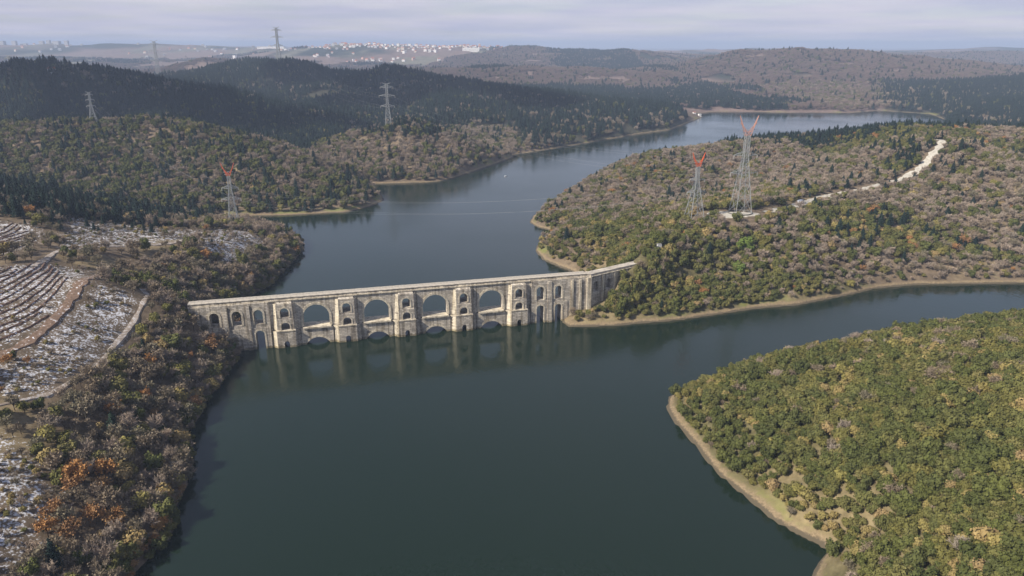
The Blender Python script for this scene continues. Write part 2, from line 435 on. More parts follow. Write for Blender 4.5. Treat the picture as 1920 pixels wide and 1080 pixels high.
def build_ground():
    ny, nx = XX.shape
    co = np.stack([XX.ravel(), YY.ravel(), ZZ.ravel()], 1)
    idx = np.arange(nx * ny).reshape(ny, nx)
    q = np.stack([idx[:-1, :-1], idx[:-1, 1:], idx[1:, 1:], idx[1:, :-1]], -1).reshape(-1, 4)
    me = bpy.data.meshes.new('ground')
    me.vertices.add(len(co)); me.vertices.foreach_set('co', co.ravel())
    me.loops.add(q.size); me.loops.foreach_set('vertex_index', q.ravel())
    me.polygons.add(len(q)); me.polygons.foreach_set('loop_start', np.arange(0, q.size, 4)); me.polygons.foreach_set('loop_total', np.full(len(q), 4))
    me.polygons.foreach_set('use_smooth', np.ones(len(q), bool))
    me.update(calc_edges=True)
    X, Y, Z, S = XX.ravel(), YY.ravel(), ZZ.ravel(), SD.ravel()
    snow = np.zeros(X.shape)
    near = (X < -90) & (X > -260) & (Y > 80) & (Y < 430)
    for p in SNOW_FIELDS:
        snow[near] = np.maximum(snow[near], np.clip(poly_sd(X[near], Y[near], p) / 7 + 0.5, 0, 1))
    # base colours of soil, litter and dry grass by place
    litter = np.array([0.145, 0.11, 0.075]); olive = np.array([0.115, 0.105, 0.048]); dry = np.array([0.23, 0.18, 0.10])
    brown = np.array([0.175, 0.125, 0.105]); conif = np.array([0.03, 0.036, 0.024]); field = np.array([0.15, 0.14, 0.10])
    c = np.tile(litter, (len(X), 1))
    def lay(col, w):
        nonlocal c
        w = np.clip(w, 0, 1)[:, None]
        c = c * (1 - w) + col * w
    nz = fbm(X / 40, Y / 40, 41)
    lay(olive, ((X > 30) & (Y < 330)) * 0.8)
    lay(dry, np.clip((nz - 0.58) * 8, 0, 1) * 0.7 * (Y < 900))
    lay(conif, (Y > 820) * (Y < 1800) * 0.8 * ~((X > 262) & (X < 0.5 * Y)))
    lay(brown, (Y > 1240) * (Y < 1800) * (X > 262) * (X < 0.5 * Y) * 0.9)
    nf = fbm(X / 260, Y / 260, 43)
    fw = np.clip((Y - 1700) / 300, 0, 1)
    lay(brown, fw * 0.9)
    lay(conif, fw * np.clip((fbm(X / 330, Y / 330, 47) - 0.52) * 9, 0, 1))
    lay(field, fw * np.clip((fbm(X / 150, Y / 400, 53) - 0.56) * 12, 0, 1) * np.clip((Y - 2400) / 600, 0, 1) * (X < 900))
    at = me.attributes.new('soil', 'FLOAT_COLOR', 'POINT')
    at.data.foreach_set('color', np.concatenate([c, np.ones((len(X), 1))], 1).ravel().astype(np.float32))
    S = S + 3.2 * ((X < -78) & (Y < 476))            # the left bank is wooded down to the water
    for nm, arr in (('snow', snow), ('shore', np.clip(S, -20, 60))):
        a = me.attributes.new(nm, 'FLOAT', 'POINT'); a.data.foreach_set('value', arr.astype(np.float32))
    m, n, l, b = new_mat('ground', 0.95, 0.1)
    geo = n.new('ShaderNodeNewGeometry')
    a_soil = n.new('ShaderNodeAttribute'); a_soil.attribute_name = 'soil'
    a_snow = n.new('ShaderNodeAttribute'); a_snow.attribute_name = 'snow'
    a_sh = n.new('ShaderNodeAttribute'); a_sh.attribute_name = 'shore'
    def noise(scale, detail=5, rough=0.6):
        t = n.new('ShaderNodeTexNoise'); t.inputs['Scale'].default_value = scale; t.inputs['Detail'].default_value = detail; t.inputs['Roughness'].default_value = rough
        l.new(geo.outputs['Position'], t.inputs['Vector']); return t
    def mathn(op, a, bb):
        t = n.new('ShaderNodeMath'); t.operation = op
        for k, s in enumerate((a, bb)):
            if s is None: continue
            if isinstance(s, (int, float)): t.inputs[k].default_value = s
            else: l.new(s, t.inputs[k])
        return t.outputs[0]
    def maprange(src, a0, a1, b0, b1):
        t = n.new('ShaderNodeMapRange'); t.inputs['From Min'].default_value = a0; t.inputs['From Max'].default_value = a1
        t.inputs['To Min'].default_value = b0; t.inputs['To Max'].default_value = b1
        l.new(src, t.inputs['Value']); return t.outputs[0]
    def mix(f, A, B):
        t = n.new('ShaderNodeMix'); t.data_type = 'RGBA'
        l.new(f, t.inputs['Factor'])
        for k, s in (('A', A), ('B', B)):
            if isinstance(s, tuple): t.inputs[k].default_value = s + (1,)
            else: l.new(s, t.inputs[k])
        return t.outputs['Result']
    n1 = noise(0.35, 6, 0.65); n2 = noise(0.035, 5, 0.6); n3 = noise(1.5, 4)
    f = maprange(n1.outputs['Fac'], 0.3, 0.7, 0.62, 1.4)
    f2 = maprange(n2.outputs['Fac'], 0.3, 0.7, 0.75, 1.25)
    sc = n.new('ShaderNodeVectorMath'); sc.operation = 'SCALE'
    l.new(a_soil.outputs['Color'], sc.inputs[0]); l.new(mathn('MULTIPLY', f, f2), sc.inputs['Scale'])
    # bare shore strip left by the falling water
    wob = mathn('ADD', a_sh.outputs['Fac'], mathn('MULTIPLY', mathn('SUBTRACT', n1.outputs['Fac'], 0.5), 4.2))
    beach = maprange(wob, 2.0, 1.0, 0.0, 1.0)
    bc = mix(maprange(n3.outputs['Fac'], 0.35, 0.65, 0, 1), (0.17, 0.13, 0.08), (0.27, 0.205, 0.125))
    grassy = mathn('MULTIPLY', maprange(wob, 8.0, 4.0, 0.0, 1.0), maprange(n2.outputs['Fac'], 0.54, 0.62, 0.0, 1.0))
    c1 = mix(grassy, sc.outputs[0], (0.17, 0.17, 0.06))
    wet = maprange(mathn('ADD', a_sh.outputs['Fac'], mathn('MULTIPLY', mathn('SUBTRACT', n3.outputs['Fac'], 0.5), 1.2)), 0.75, 0.35, 0.0, 1.0)
    c2 = mix(wet, mix(beach, c1, bc), (0.10, 0.082, 0.056))     # wet mud at the waterline
    # thawing snow: patches with an edge of their own
    sn = mathn('ADD', mathn('MULTIPLY', a_snow.outputs['Fac'], 0.42), mathn('MULTIPLY', mathn('SUBTRACT', n1.outputs['Fac'], 0.5), 1.4))
    snowf = maprange(mathn('ADD', sn, mathn('MULTIPLY', mathn('SUBTRACT', n3.outputs['Fac'], 0.5), 2.1)), 0.40, 0.66, 0.0, 1.0)
    snowf = mathn('MULTIPLY', snowf, maprange(a_snow.outputs['Fac'], 0.05, 0.3, 0.0, 1.0))
    c3 = mix(snowf, c2, (0.62, 0.625, 0.65))
    l.new(c3, b.inputs['Base Color'])
    bp = n.new('ShaderNodeBump'); bp.inputs['Strength'].default_value = 0.5; bp.inputs['Distance'].default_value = 0.5
    l.new(n1.outputs['Fac'], bp.inputs['Height']); l.new(bp.outputs[0], b.inputs['Normal'])
    me.materials.append(m)
    o = bpy.data.objects.new('ground', me); COL.objects.link(o)
    return tag(o, 'wooded hills and banks round the lake with bare shores', 'ground', kind='structure')
build_ground()

# ------------------------------------------------------------------ lake
m_water, n, l, b = new_mat('lake_water', 0.11, 0.5)
b.inputs['Base Color'].default_value = (0.0085, 0.0175, 0.0105, 1)
b.inputs['IOR'].default_value = 1.333
geo = n.new('ShaderNodeNewGeometry')
mp = n.new('ShaderNodeMapping'); mp.inputs['Rotation'].default_value = (0, 0, 0.5); mp.inputs['Scale'].default_value = (1, 0.55, 1)
l.new(geo.outputs['Position'], mp.inputs['Vector'])
na = n.new('ShaderNodeTexNoise'); na.inputs['Scale'].default_value = 0.55; na.inputs['Detail'].default_value = 4
nb = n.new('ShaderNodeTexNoise'); nb.inputs['Scale'].default_value = 0.011; nb.inputs['Detail'].default_value = 6
l.new(mp.outputs[0], na.inputs['Vector']); l.new(geo.outputs['Position'], nb.inputs['Vector'])
bp = n.new('ShaderNodeBump'); bp.inputs['Strength'].default_value = 0.26; bp.inputs['Distance'].default_value = 0.25
l.new(na.outputs['Fac'], bp.inputs['Height']); l.new(bp.outputs[0], b.inputs['Normal'])
mr = n.new('ShaderNodeMapRange'); mr.inputs['From Min'].default_value = 0.35; mr.inputs['From Max'].default_value = 0.65
mr.inputs['To Min'].default_value = 0.06; mr.inputs['To Max'].default_value = 0.20
l.new(nb.outputs['Fac'], mr.inputs['Value']); l.new(mr.outputs[0], b.inputs['Roughness'])
lake = mesh_obj('lake_water', [(-300, -310, 0), (900, -310, 0), (900, 1400, 0), (-300, 1400, 0)], [(0, 1, 2, 3)], m_water)
tag(lake, 'dark green lake winding between the hills', 'lake', kind='structure')

# ------------------------------------------------------------------ tracks, road, furrows
def smooth_line(pts, step=2.0):
    P = [Vector((p[0], p[1], 0)) for p in pts]
    out = []
    for i in range(len(P) - 1):
        p0, p1, p2, p3 = P[max(i - 1, 0)], P[i], P[i + 1], P[min(i + 2, len(P) - 1)]
        k = max(2, int((p2 - p1).length / step))
        for j in range(k):
            t = j / k
            out.append(0.5 * ((2 * p1) + (p2 - p0) * t + (2 * p0 - 5 * p1 + 4 * p2 - p3) * t * t + (3 * p1 - p0 - 3 * p2 + p3) * t ** 3))
    out.append(P[-1])
    return out

def draped(name, pts, profile, mat, seed=0, step=2.0, flat=0.5, parent=None):
    """a strip laid on the ground; profile: (offset, lift) pairs across; its edges go into the soil"""
    rnd = random.Random(seed)
    L = smooth_line(pts, step)
    vs, fs = [], []
    m = len(profile)
    for i, p in enumerate(L):
        t = (L[min(i + 1, len(L) - 1)] - L[max(i - 1, 0)]).normalized()
        nrm = Vector((-t.y, t.x, 0))
        zc = float(ground_z(p.x, p.y))
        wv = 1 + rnd.uniform(-0.38, 0.38)
        for off, lift in profile:
            q = p + nrm * off * wv
            zg = float(ground_z(q.x, q.y))
            vs.append((q.x, q.y, zg * (1 - flat) + zc * flat + lift if lift > 0 else zg + lift))
    for i in range(len(L) - 1):
        for j in range(m - 1):
            fs.append((i * m + j, i * m + j + 1, (i + 1) * m + j + 1, (i + 1) * m + j))
    return mesh_obj(name, vs, fs, mat, parent, smooth=False)

def soil_mat(name, c_a, c_b, scale=0.6, snow=None):
    m, n, l, b = new_mat(name, 0.95, 0.1)
    geo = n.new('ShaderNodeNewGeometry')
    ns = n.new('ShaderNodeTexNoise'); ns.inputs['Scale'].default_value = scale; ns.inputs['Detail'].default_value = 5; ns.inputs['Roughness'].default_value = 0.65
    l.new(geo.outputs['Position'], ns.inputs['Vector'])
    st = [(0.3, c_a), (0.6, c_b)]
    if snow: st += [(snow, c_b), (snow + 0.03, (0.72, 0.74, 0.78))]
    r = ramp(n, st)
    l.new(ns.outputs['Fac'], r.inputs['Fac']); l.new(r.outputs[0], b.inputs['Base Color'])
    return m
M_TRACK = soil_mat('track_earth', (0.10, 0.07, 0.05), (0.23, 0.155, 0.11), 0.9, 0.60)
M_SNOWTRACK = soil_mat('snowy_track', (0.17, 0.13, 0.10), (0.33, 0.28, 0.235), 0.8, 0.56)
M_GRAVEL = soil_mat('pale_gravel', (0.30, 0.27, 0.225), (0.50, 0.47, 0.405), 0.5)
M_FURROW = soil_mat('furrow_earth', (0.06, 0.04, 0.03), (0.17, 0.105, 0.075), 0.9, 0.58)
ROADPROF = [(-1.25, -0.5), (-1.0, 0.22), (0, 0.26), (1.0, 0.22), (1.25, -0.5)]
def prof(w, h=0.22): return [(-w * 0.5 - 0.6, -0.6), (-w * 0.5, h), (0, h + 0.04), (w * 0.5, h), (w * 0.5 + 0.6, -0.6)]
tag(draped('dirt_track', BROWN_TRACK, prof(3.4), M_TRACK, 1), 'bare reddish brown earth track between the snowy fields', 'track', kind='structure')
tag(draped('field_track', SNOWY_TRACK, prof(2.2), M_SNOWTRACK, 2), 'pale snowy track curving along the spit', 'track', kind='structure')
tag(draped('bank_path', BANK_TRACK, prof(1.5), M_SNOWTRACK, 3), 'snow lined path along the top of the wooded bank', 'path', kind='structure')
tag(draped('hill_road', HILL_ROAD, prof(4.6, 0.3), M_GRAVEL, 4), 'white gravel road climbing the peninsula to the ridge', 'road', kind='structure')
for i, pts in enumerate(FURROWS):
    o = draped('ploughed_furrow', pts, [(-0.85, -0.3), (-0.5, 0.12), (-0.2, 0.36), (0.1, 0.33), (0.4, 0.1), (0.7, -0.3)], M_FURROW, 10 + i, 1.1, 0.2)
    tag(o, 'brown ploughed ridge of earth in a terraced snowy field', 'furrow', 'ploughed ridges across the snowy fields', 'structure')
_yr = random.Random(5)
_yn = [1 + 0.16 * math.sin(3 * k * math.pi / 16 + 1) + _yr.uniform(-0.08, 0.08) for k in range(32)]
yv = [(YARD[0] + math.cos(k * math.pi / 16) * r * 1.1 * _yn[k], YARD[1] + math.sin(k * math.pi / 16) * r * 0.6 * _yn[k], YARD_Z + (0.3 if r < 12 else -0.9)) for r in (11.5, 13) for k in range(32)]
yv.append((YARD[0], YARD[1], YARD_Z + 0.32))
yf = [(k, (k + 1) % 32, 64) for k in range(32)] + [(32 + k, 32 + (k + 1) % 32, (k + 1) % 32, k) for k in range(32)]
tag(mesh_obj('gravel_yard', yv, yf, M_GRAVEL), 'pale gravel clearing round the foot of the tallest pylon', 'clearing', kind='structure')

# ------------------------------------------------------------------ aqueduct
def stone_mat(name, c_lo, c_hi, c_mortar, bw=1.5, bh=0.62, tide=True):
    m, n, l, b = new_mat(name, 0.92, 0.15)
    tc = n.new('ShaderNodeTexCoord')
    sep = n.new('ShaderNodeSeparateXYZ'); l.new(tc.outputs['Object'], sep.inputs[0])
    ad = n.new('ShaderNodeMath'); ad.operation = 'ADD'
    l.new(sep.outputs['X'], ad.inputs[0]); l.new(sep.outputs['Y'], ad.inputs[1])
    cm = n.new('ShaderNodeCombineXYZ'); l.new(ad.outputs[0], cm.inputs[0]); l.new(sep.outputs['Z'], cm.inputs[1])
    br = n.new('ShaderNodeTexBrick')
    br.inputs['Scale'].default_value = 1.0; br.inputs['Brick Width'].default_value = bw; br.inputs['Row Height'].default_value = bh
    br.inputs['Mortar Size'].default_value = 0.045; br.inputs['Bias'].default_value = 0.0
    br.inputs['Color1'].default_value = c_lo + (1,); br.inputs['Color2'].default_value = c_hi + (1,); br.inputs['Mortar'].default_value = c_mortar + (1,)
    l.new(cm.outputs[0], br.inputs['Vector'])
    ns = n.new('ShaderNodeTexNoise'); ns.inputs['Scale'].default_value = 0.45; ns.inputs['Detail'].default_value = 6; ns.inputs['Roughness'].default_value = 0.65
    mp = n.new('ShaderNodeMapping'); mp.inputs['Scale'].default_value = (1.0, 1.0, 0.45)
    l.new(tc.outputs['Object'], mp.inputs[0]); l.new(mp.outputs[0], ns.inputs['Vector'])
    r = ramp(n, [(0.30, (0.50, 0.47, 0.44)), (0.48, (0.92, 0.90, 0.88)), (0.70, (1.15, 1.10, 1.0))])
    l.new(ns.outputs['Fac'], r.inputs['Fac'])
    mx = n.new('ShaderNodeMix'); mx.data_type = 'RGBA'; mx.blend_type = 'MULTIPLY'; mx.inputs['Factor'].default_value = 1
    l.new(br.outputs['Color'], mx.inputs['A']); l.new(r.outputs[0], mx.inputs['B'])
    # dark streaks run down from the cornice, a stain follows the old water line
    m2 = n.new('ShaderNodeMapping'); m2.inputs['Scale'].default_value = (0.9, 0.9, 0.06)
    l.new(tc.outputs['Object'], m2.inputs[0])
    n2_ = n.new('ShaderNodeTexNoise'); n2_.inputs['Scale'].default_value = 1.0; n2_.inputs['Detail'].default_value = 4
    l.new(m2.outputs[0], n2_.inputs['Vector'])
    r2_ = ramp(n, [(0.36, (0.55, 0.53, 0.50)), (0.50, (1, 1, 1))])
    l.new(n2_.outputs['Fac'], r2_.inputs['Fac'])
    r3_ = ramp(n, [(0.0, (0.42, 0.40, 0.33)), (0.5, (0.62, 0.58, 0.47)), (0.62, (1, 1, 1))])
    wz = n.new('ShaderNodeMath'); wz.operation = 'MULTIPLY_ADD'; wz.inputs[1].default_value = 0.6
    l.new(sep.outputs['Z'], wz.inputs[0]); l.new(ns.outputs['Fac'], wz.inputs[2])
    cl = n.new('ShaderNodeMath'); cl.operation = 'MULTIPLY'; cl.inputs[1].default_value = 0.55
    l.new(wz.outputs[0], cl.inputs[0]); l.new(cl.outputs[0], r3_.inputs['Fac'])
    last = mx
    for rr in ((r2_, r3_) if tide else ()):
        mm = n.new('ShaderNodeMix'); mm.data_type = 'RGBA'; mm.blend_type = 'MULTIPLY'; mm.inputs['Factor'].default_value = 1
        l.new(last.outputs['Result'], mm.inputs['A']); l.new(rr.outputs[0], mm.inputs['B']); last = mm
    l.new(last.outputs['Result'], b.inputs['Base Color'])
    bp = n.new('ShaderNodeBump'); bp.inputs['Strength'].default_value = 0.6; bp.inputs['Distance'].default_value = 0.12
    l.new(br.outputs['Fac'], bp.inputs['Height']); bp.invert = True
    l.new(bp.outputs[0], b.inputs['Normal'])
    return m
M_STONE = stone_mat('aqueduct_stone', (0.37, 0.34, 0.295), (0.64, 0.59, 0.51), (0.20, 0.175, 0.14))
M_TRIM = stone_mat('aqueduct_pale_stone', (0.54, 0.49, 0.39), (0.72, 0.66, 0.53), (0.34, 0.30, 0.25), 1.1, 0.62)
M_CAP = stone_mat('aqueduct_cap_stone', (0.40, 0.37, 0.32), (0.54, 0.50, 0.44), (0.26, 0.24, 0.2), 1.8, 0.8, False)

AQ = empty('stone_aqueduct', (AQ_O[0], AQ_O[1], 0.0), AQ_ANG)
tag(AQ, 'long two-storey cream stone aqueduct crossing the lake on arches', 'aqueduct')

def arch_block(mb, s0, s1, z0, z1, yf, yb, c, hw, floor, spring, rise=None, seg=14):
    """rectangular block with one arched opening right through it (front at yf, back at yb)"""
    rise = hw if rise is None else rise
    arc = [(c - hw * math.cos(math.pi * k / seg), spring + rise * math.sin(math.pi * k / seg)) for k in range(seg + 1)]
    V, F = [], []
    def quad(a, b_, c_, d):               # front and back skin, s-z corners counter-clockwise seen from the front
        n0 = len(V)
        for (s, z) in (a, b_, c_, d): V.append((s, yf, z))
        F.append((n0, n0 + 1, n0 + 2, n0 + 3))
        n0 = len(V)
        for (s, z) in (a, b_, c_, d): V.append((s, yb, z))
        F.append((n0 + 3, n0 + 2, n0 + 1, n0))
    quad((s0, z0), (c - hw, z0), (c - hw, z1), (s0, z1)) if False else None
    quad((s0, z0), (c - hw, z0), (c - hw, spring), (s0, spring))
    quad((s0, spring), (c - hw, spring), (c - hw, z1), (s0, z1))
    quad((c + hw, z0), (s1, z0), (s1, spring), (c + hw, spring))
    quad((c + hw, spring), (s1, spring), (s1, z1), (c + hw, z1))
    for k in range(seg):
        quad(arc[k], arc[k + 1], (arc[k + 1][0], z1), (arc[k][0], z1))
    if floor > z0 + 1e-3:
        quad((c - hw, z0), (c + hw, z0), (c + hw, floor), (c - hw, floor))
    def thru(a, b_, flip=False):
        n0 = len(V)
        V.extend([(a[0], yf, a[1]), (b_[0], yf, b_[1]), (b_[0], yb, b_[1]), (a[0], yb, a[1])])
        F.append((n0, n0 + 1, n0 + 2, n0 + 3) if not flip else (n0 + 3, n0 + 2, n0 + 1, n0))
    for k in range(seg): thru(arc[k], arc[k + 1], True)
    thru((c - hw, floor), (c - hw, spring), True)
    thru((c + hw, spring), (c + hw, floor), True)
    thru((c - hw, floor), (c + hw, floor))
    thru((s0, z1), (s0, z0)); thru((s1, z0), (s1, z1))
    thru((s0, z1), (s1, z1)); thru((s1, z0), (s0, z0))
    mb.add(V, F)

def arch_ring(mb, c, hw, floor, spring, w, yf, depth, rise=None, seg=14):
    """pale dressed stones round an opening: jambs and arch, proud of the wall"""
    rise = hw if rise is None else rise
    inn = [(c - hw, floor)] + [(c - hw * math.cos(math.pi * k / seg), spring + rise * math.sin(math.pi * k / seg)) for k in range(seg + 1)] + [(c + hw, floor)]
    h2, r2 = hw + w, rise + w
    out = [(c - h2, floor)] + [(c - h2 * math.cos(math.pi * k / seg), spring + r2 * math.sin(math.pi * k / seg)) for k in range(seg + 1)] + [(c + h2, floor)]
    V, F = [], []
    for y in (yf, yf + depth):
        V += [(s, y, z) for s, z in inn] + [(s, y, z) for s, z in out]
    k = len(inn)
    for i in range(k - 1):
        F.append((i, i + 1, k + i + 1, k + i))
        F.append((k + i, k + i + 1, 3 * k + i + 1, 3 * k + i))
        F.append((i + 1, i, 2 * k + i, 2 * k + i + 1))
    mb.add(V, F)

PITCH = 22.95
BAYS = [24.6 + PITCH * k for k in range(4)]
PIERS = [13.1 + PITCH * k for k in range(5)]
Z_TOP = 18.3
def piece(name, fn, mat=M_STONE):
    mb = MB(); fn(mb); return mb.build(name, mat, AQ)

for c in BAYS:
    u = piece('upper_arch', lambda mb: arch_block(mb, c - 6.0, c + 6.0, 7.0, Z_TOP, 1.6, 5.4, c, 4.85, 7.0, 10.95, 4.85, 22))
    mb = MB(); arch_ring(mb, c, 4.852, 7.06, 10.95, 0.85, 1.42, 0.3, 4.85, 22); r_ = mb.build('arch_ring', M_TRIM, u)
    lo = piece('lower_arch', lambda mb: arch_block(mb, c - 6.0, c + 6.0, -4.0, 6.5, 0.9, 6.1, c, 5.05, -4.0, -2.3, 5.0, 22))
    mb = MB(); arch_ring(mb, c, 5.052, -3.9, -2.3, 0.75, 0.74, 0.3, 5.0, 22); mb.build('arch_ring', M_TRIM, lo)
    mb = MB(); mb.box(c - 5.3, c + 5.3, 0.25, 6.75, 6.5, 7.05); mb.build('ledge', M_TRIM, AQ)
for p in PIERS:
    ps0, ps1 = p - 3.1, p + 3.1
    piece('pier_base', lambda mb: arch_block(mb, ps0 - 0.3, ps1 + 0.3, -4.0, 6.6, -0.7, 7.7, p, 0.95, -4.0, 1.7, 1.0, 8))
    mb = MB(); mb.box(ps0 - 0.45, ps1 + 0.45, -0.9, 7.9, 6.6, 7.04); mb.build('ledge', M_TRIM, AQ)
    low = piece('pier_shaft', lambda mb: arch_block(mb, ps0, ps1, 7.0, 11.3, -0.1, 7.1, p, 1.55, 7.05, 8.5, 1.55, 10))
    mb = MB(); arch_ring(mb, p, 1.552, 7.06, 8.5, 0.5, -0.24, 0.25, 1.55, 10); mb.build('arch_ring', M_TRIM, low)
    up = piece('pier_head', lambda mb: arch_block(mb, ps0 + 0.12, ps1 - 0.12, 11.3, 17.3, 0.15, 6.85, p, 1.55, 12.0, 14.2, 1.6, 10))
    mb = MB(); arch_ring(mb, p, 1.552, 12.02, 14.2, 0.5, 0.0, 0.25, 1.6, 10); mb.build('arch_ring', M_TRIM, up)
    # sloping cap of the buttress
    mb = MB()
    for (ya, yb_) in ((0.15, 1.5), (6.85, 5.5)):
        a, b2 = (ya, yb_)
        lo4 = [(ps0 + 0.12, min(a, b2), 17.3), (ps1 - 0.12, min(a, b2), 17.3), (ps1 - 0.12, max(a, b2), 17.3), (ps0 + 0.12, max(a, b2), 17.3)]
        yk = b2
        hi4 = [(ps0 + 0.4, yk - 0.05, 18.2), (ps1 - 0.4, yk - 0.05, 18.2), (ps1 - 0.4, yk + 0.05, 18.2), (ps0 + 0.4, yk + 0.05, 18.2)]
        mb.hexa(lo4, hi4)
    mb.build('buttress_cap', M_STONE, AQ)
    mb = MB(); mb.box(p - 5.475, p + 5.475, 1.6, 5.4, 17.3, Z_TOP); mb.build('spandrel', M_STONE, AQ)
    # slanting flanks of the buttress, both sides, front and back
    for sg in (-1, 1):
        for fr in (0, 1):
            for (za, zb, e0, e1, ya0, ya1, inner, nm) in ((-4.0, 6.55, 2.55, 1.95, -0.7, -0.7, 3.4, 'base_flank'), (7.0, 17.3, 1.75, 0.95, -0.1, 0.15, 3.0, 'buttress_flank')):
                yin = 1.65
                def row(e, yo, z):
                    pts = [(p + sg * inner, yo), (p + sg * (inner + e), yin), (p + sg * inner, yin)]
                    if fr: pts = [(s, 7.0 - y) for s, y in pts]
                    return [(s, y, z) for s, y in pts]
                a = row(e0, ya0, za); t = row(e1, ya1, zb)
                V = a + t
                F = [(0, 1, 2), (5, 4, 3), (0, 3, 4, 1), (1, 4, 5, 2), (2, 5, 3, 0)]
                if (sg > 0) != bool(fr): F = [tuple(reversed(q)) for q in F]
                mesh_obj(nm, V, F, M_STONE if sg > 0 else M_TRIM, AQ)  # left flanks get the paler stone: their sunlit look put into the colour
    # inner wall of the pier between the flanks
    mb = MB(); mb.box(p - 5.475, p - 3.42, 1.62, 5.38, -4.0, 17.3); mb.box(p + 3.42, p + 5.475, 1.62, 5.38, -4.0, 17.3); mb.build('pier_core', M_STONE, AQ)

def small_bay(s0, s1, c, hw, z_mid, lower, yf=0.9, yb=6.1, zlow=-4.0):
    u = piece('upper_arch', lambda mb: arch_block(mb, s0, s1, z_mid, Z_TOP, yf, yb, c, hw, 10.0, 14.1, hw, 10))
    mb = MB(); arch_ring(mb, c, hw + 0.002, 10.02, 14.1, 0.75, yf - 0.16, 0.3, hw, 10); mb.build('arch_surround', M_TRIM, u)
    if lower:
        lo = piece('lower_arch', lambda mb: arch_block(mb, s0, s1, zlow, z_mid, yf - 0.25, yb + 0.25, c, hw, zlow, z_mid - 1.1 - hw, hw, 10))
        mb = MB(); arch_ring(mb, c, hw + 0.002, zlow + 0.05, z_mid - 1.1 - hw, 0.6, yf - 0.4, 0.3, hw, 10); mb.build('arch_surround', M_TRIM, lo)
    else:
        mb = MB(); mb.box(s0, s1, yf - 0.25, yb + 0.25, zlow, z_mid); mb.build('wall', M_STONE, AQ)
small_bay(-16, -8.0, -11.9, 1.65, 8.6, False)
small_bay(-8.0, -0.2, -4.1, 1.65, 8.6, False)
small_bay(-0.2, 7.62, 3.6, 1.62, 8.6, True)
small_bay(110.4, 118.2, 114.2, 1.6, 8.8, True)
small_bay(118.2, 126.0, 122.0, 1.45, 8.8, True)
mb = MB(); mb.box(-20.3, -16, 0.9, 6.1, 3.0, Z_TOP); mb.build('end_wall', M_STONE, AQ)
mb = MB(); mb.box(126.0, 136.0, 0.9, 6.1, -2.0, Z_TOP); mb.build('end_wall', M_STONE, AQ)
for s in (-7.9, -0.1, 118.2):
    mb = MB(); mb.hexa([(s - 0.9, -0.1, -4), (s + 0.9, -0.1, -4), (s + 0.9, 0.95, -4), (s - 0.9, 0.95, -4)], [(s - 0.8, 0.55, 17.6), (s + 0.8, 0.55, 17.6), (s + 0.8, 0.95, 17.6), (s - 0.8, 0.95, 17.6)]); mb.build('pilaster', M_STONE, AQ)
for s in (128.0, 131.6):
    mb = MB(); mb.box(s - 0.5, s + 0.5, 0.45, 0.93, -2, 17.6); mb.build('pilaster', M_TRIM, AQ)
mb = MB(); mb.box(134.4, 136.3, 0.3, 6.7, -2, 18.1); mb.build('corner_pilaster', M_TRIM, AQ)
# water channel along the top: cornice, side walls and the slabs that cover it
s_l, s_r = -20.5, 136.4
mb = MB(); mb.box(s_l, s_r, 1.15, 5.85, Z_TOP, Z_TOP + 0.35); mb.build('cornice', M_TRIM, AQ)
mb = MB(); mb.box(s_l, s_r, 1.55, 5.45, Z_TOP + 0.35, Z_TOP + 1.05); mb.build('channel_wall', M_STONE, AQ)
_slab = MB(); _slab.box(-1.19, 1.19, -2.1, 2.1, 0, 0.22)
slab0 = _slab.build('cover_slab', M_CAP, AQ)
rs = random.Random(4)
N_SLAB = int((s_r - s_l) / 2.42)
for k in range(N_SLAB):
    o = slab0 if k == 0 else slab0.copy()
    if k: COL.objects.link(o); o.parent = AQ
    o.location = (s_l + 1.2 + k * 2.42, 3.5 + rs.uniform(-0.06, 0.06), Z_TOP + 1.05 + rs.uniform(0, 0.03))
    o.rotation_euler = (rs.uniform(-0.008, 0.008), rs.uniform(-0.006, 0.006), rs.uniform(-0.012, 0.012))
# wing that bends away into the wooded slope, its arches blind and half buried
c0 = Vector(aq(136.0, 1.2)); c1 = Vector((55.0, 306.5)); c2 = Vector((66.0, 316.5))
WING_ANG = math.atan2(c1.y - c0.y, c1.x - c0.x)
W_L = (c1 - c0).length
wing_loc = Matrix.Rotation(-AQ_ANG, 2) @ (c0 - Vector(AQ_O))
def wing_piece(name, mb, mat, z=0):
    o = mb.build(name, mat, AQ); o.location = (wing_loc.x, wing_loc.y, z); o.rotation_euler = (0, 0, WING_ANG - AQ_ANG); return o
for k in range(4):
    s0 = k * W_L / 4; s1 = (k + 1) * W_L / 4; cc = (s0 + s1) / 2
    mb = MB(); arch_block(mb, s0, s1, 4.0, 18.0, 0.0, 3.9, cc, 1.5, 11.0, 14.2, 1.5, 10); wing_piece('wing_arch', mb, M_STONE)
    mb = MB(); mb.box(s0 - 0.45, s0 + 0.45, -0.55, 0.02, 4, 17.6); wing_piece('pilaster', mb, M_TRIM)
mb = MB(); mb.box(-0.3, W_L + 0.2, -0.4, 4.2, 18.0, 18.35); wing_piece('cornice', mb, M_TRIM)
mb = MB(); mb.box(0.2, W_L + 12, 0.05, 3.85, 18.35, 19.3); wing_piece('channel_wall', mb, M_CAP)

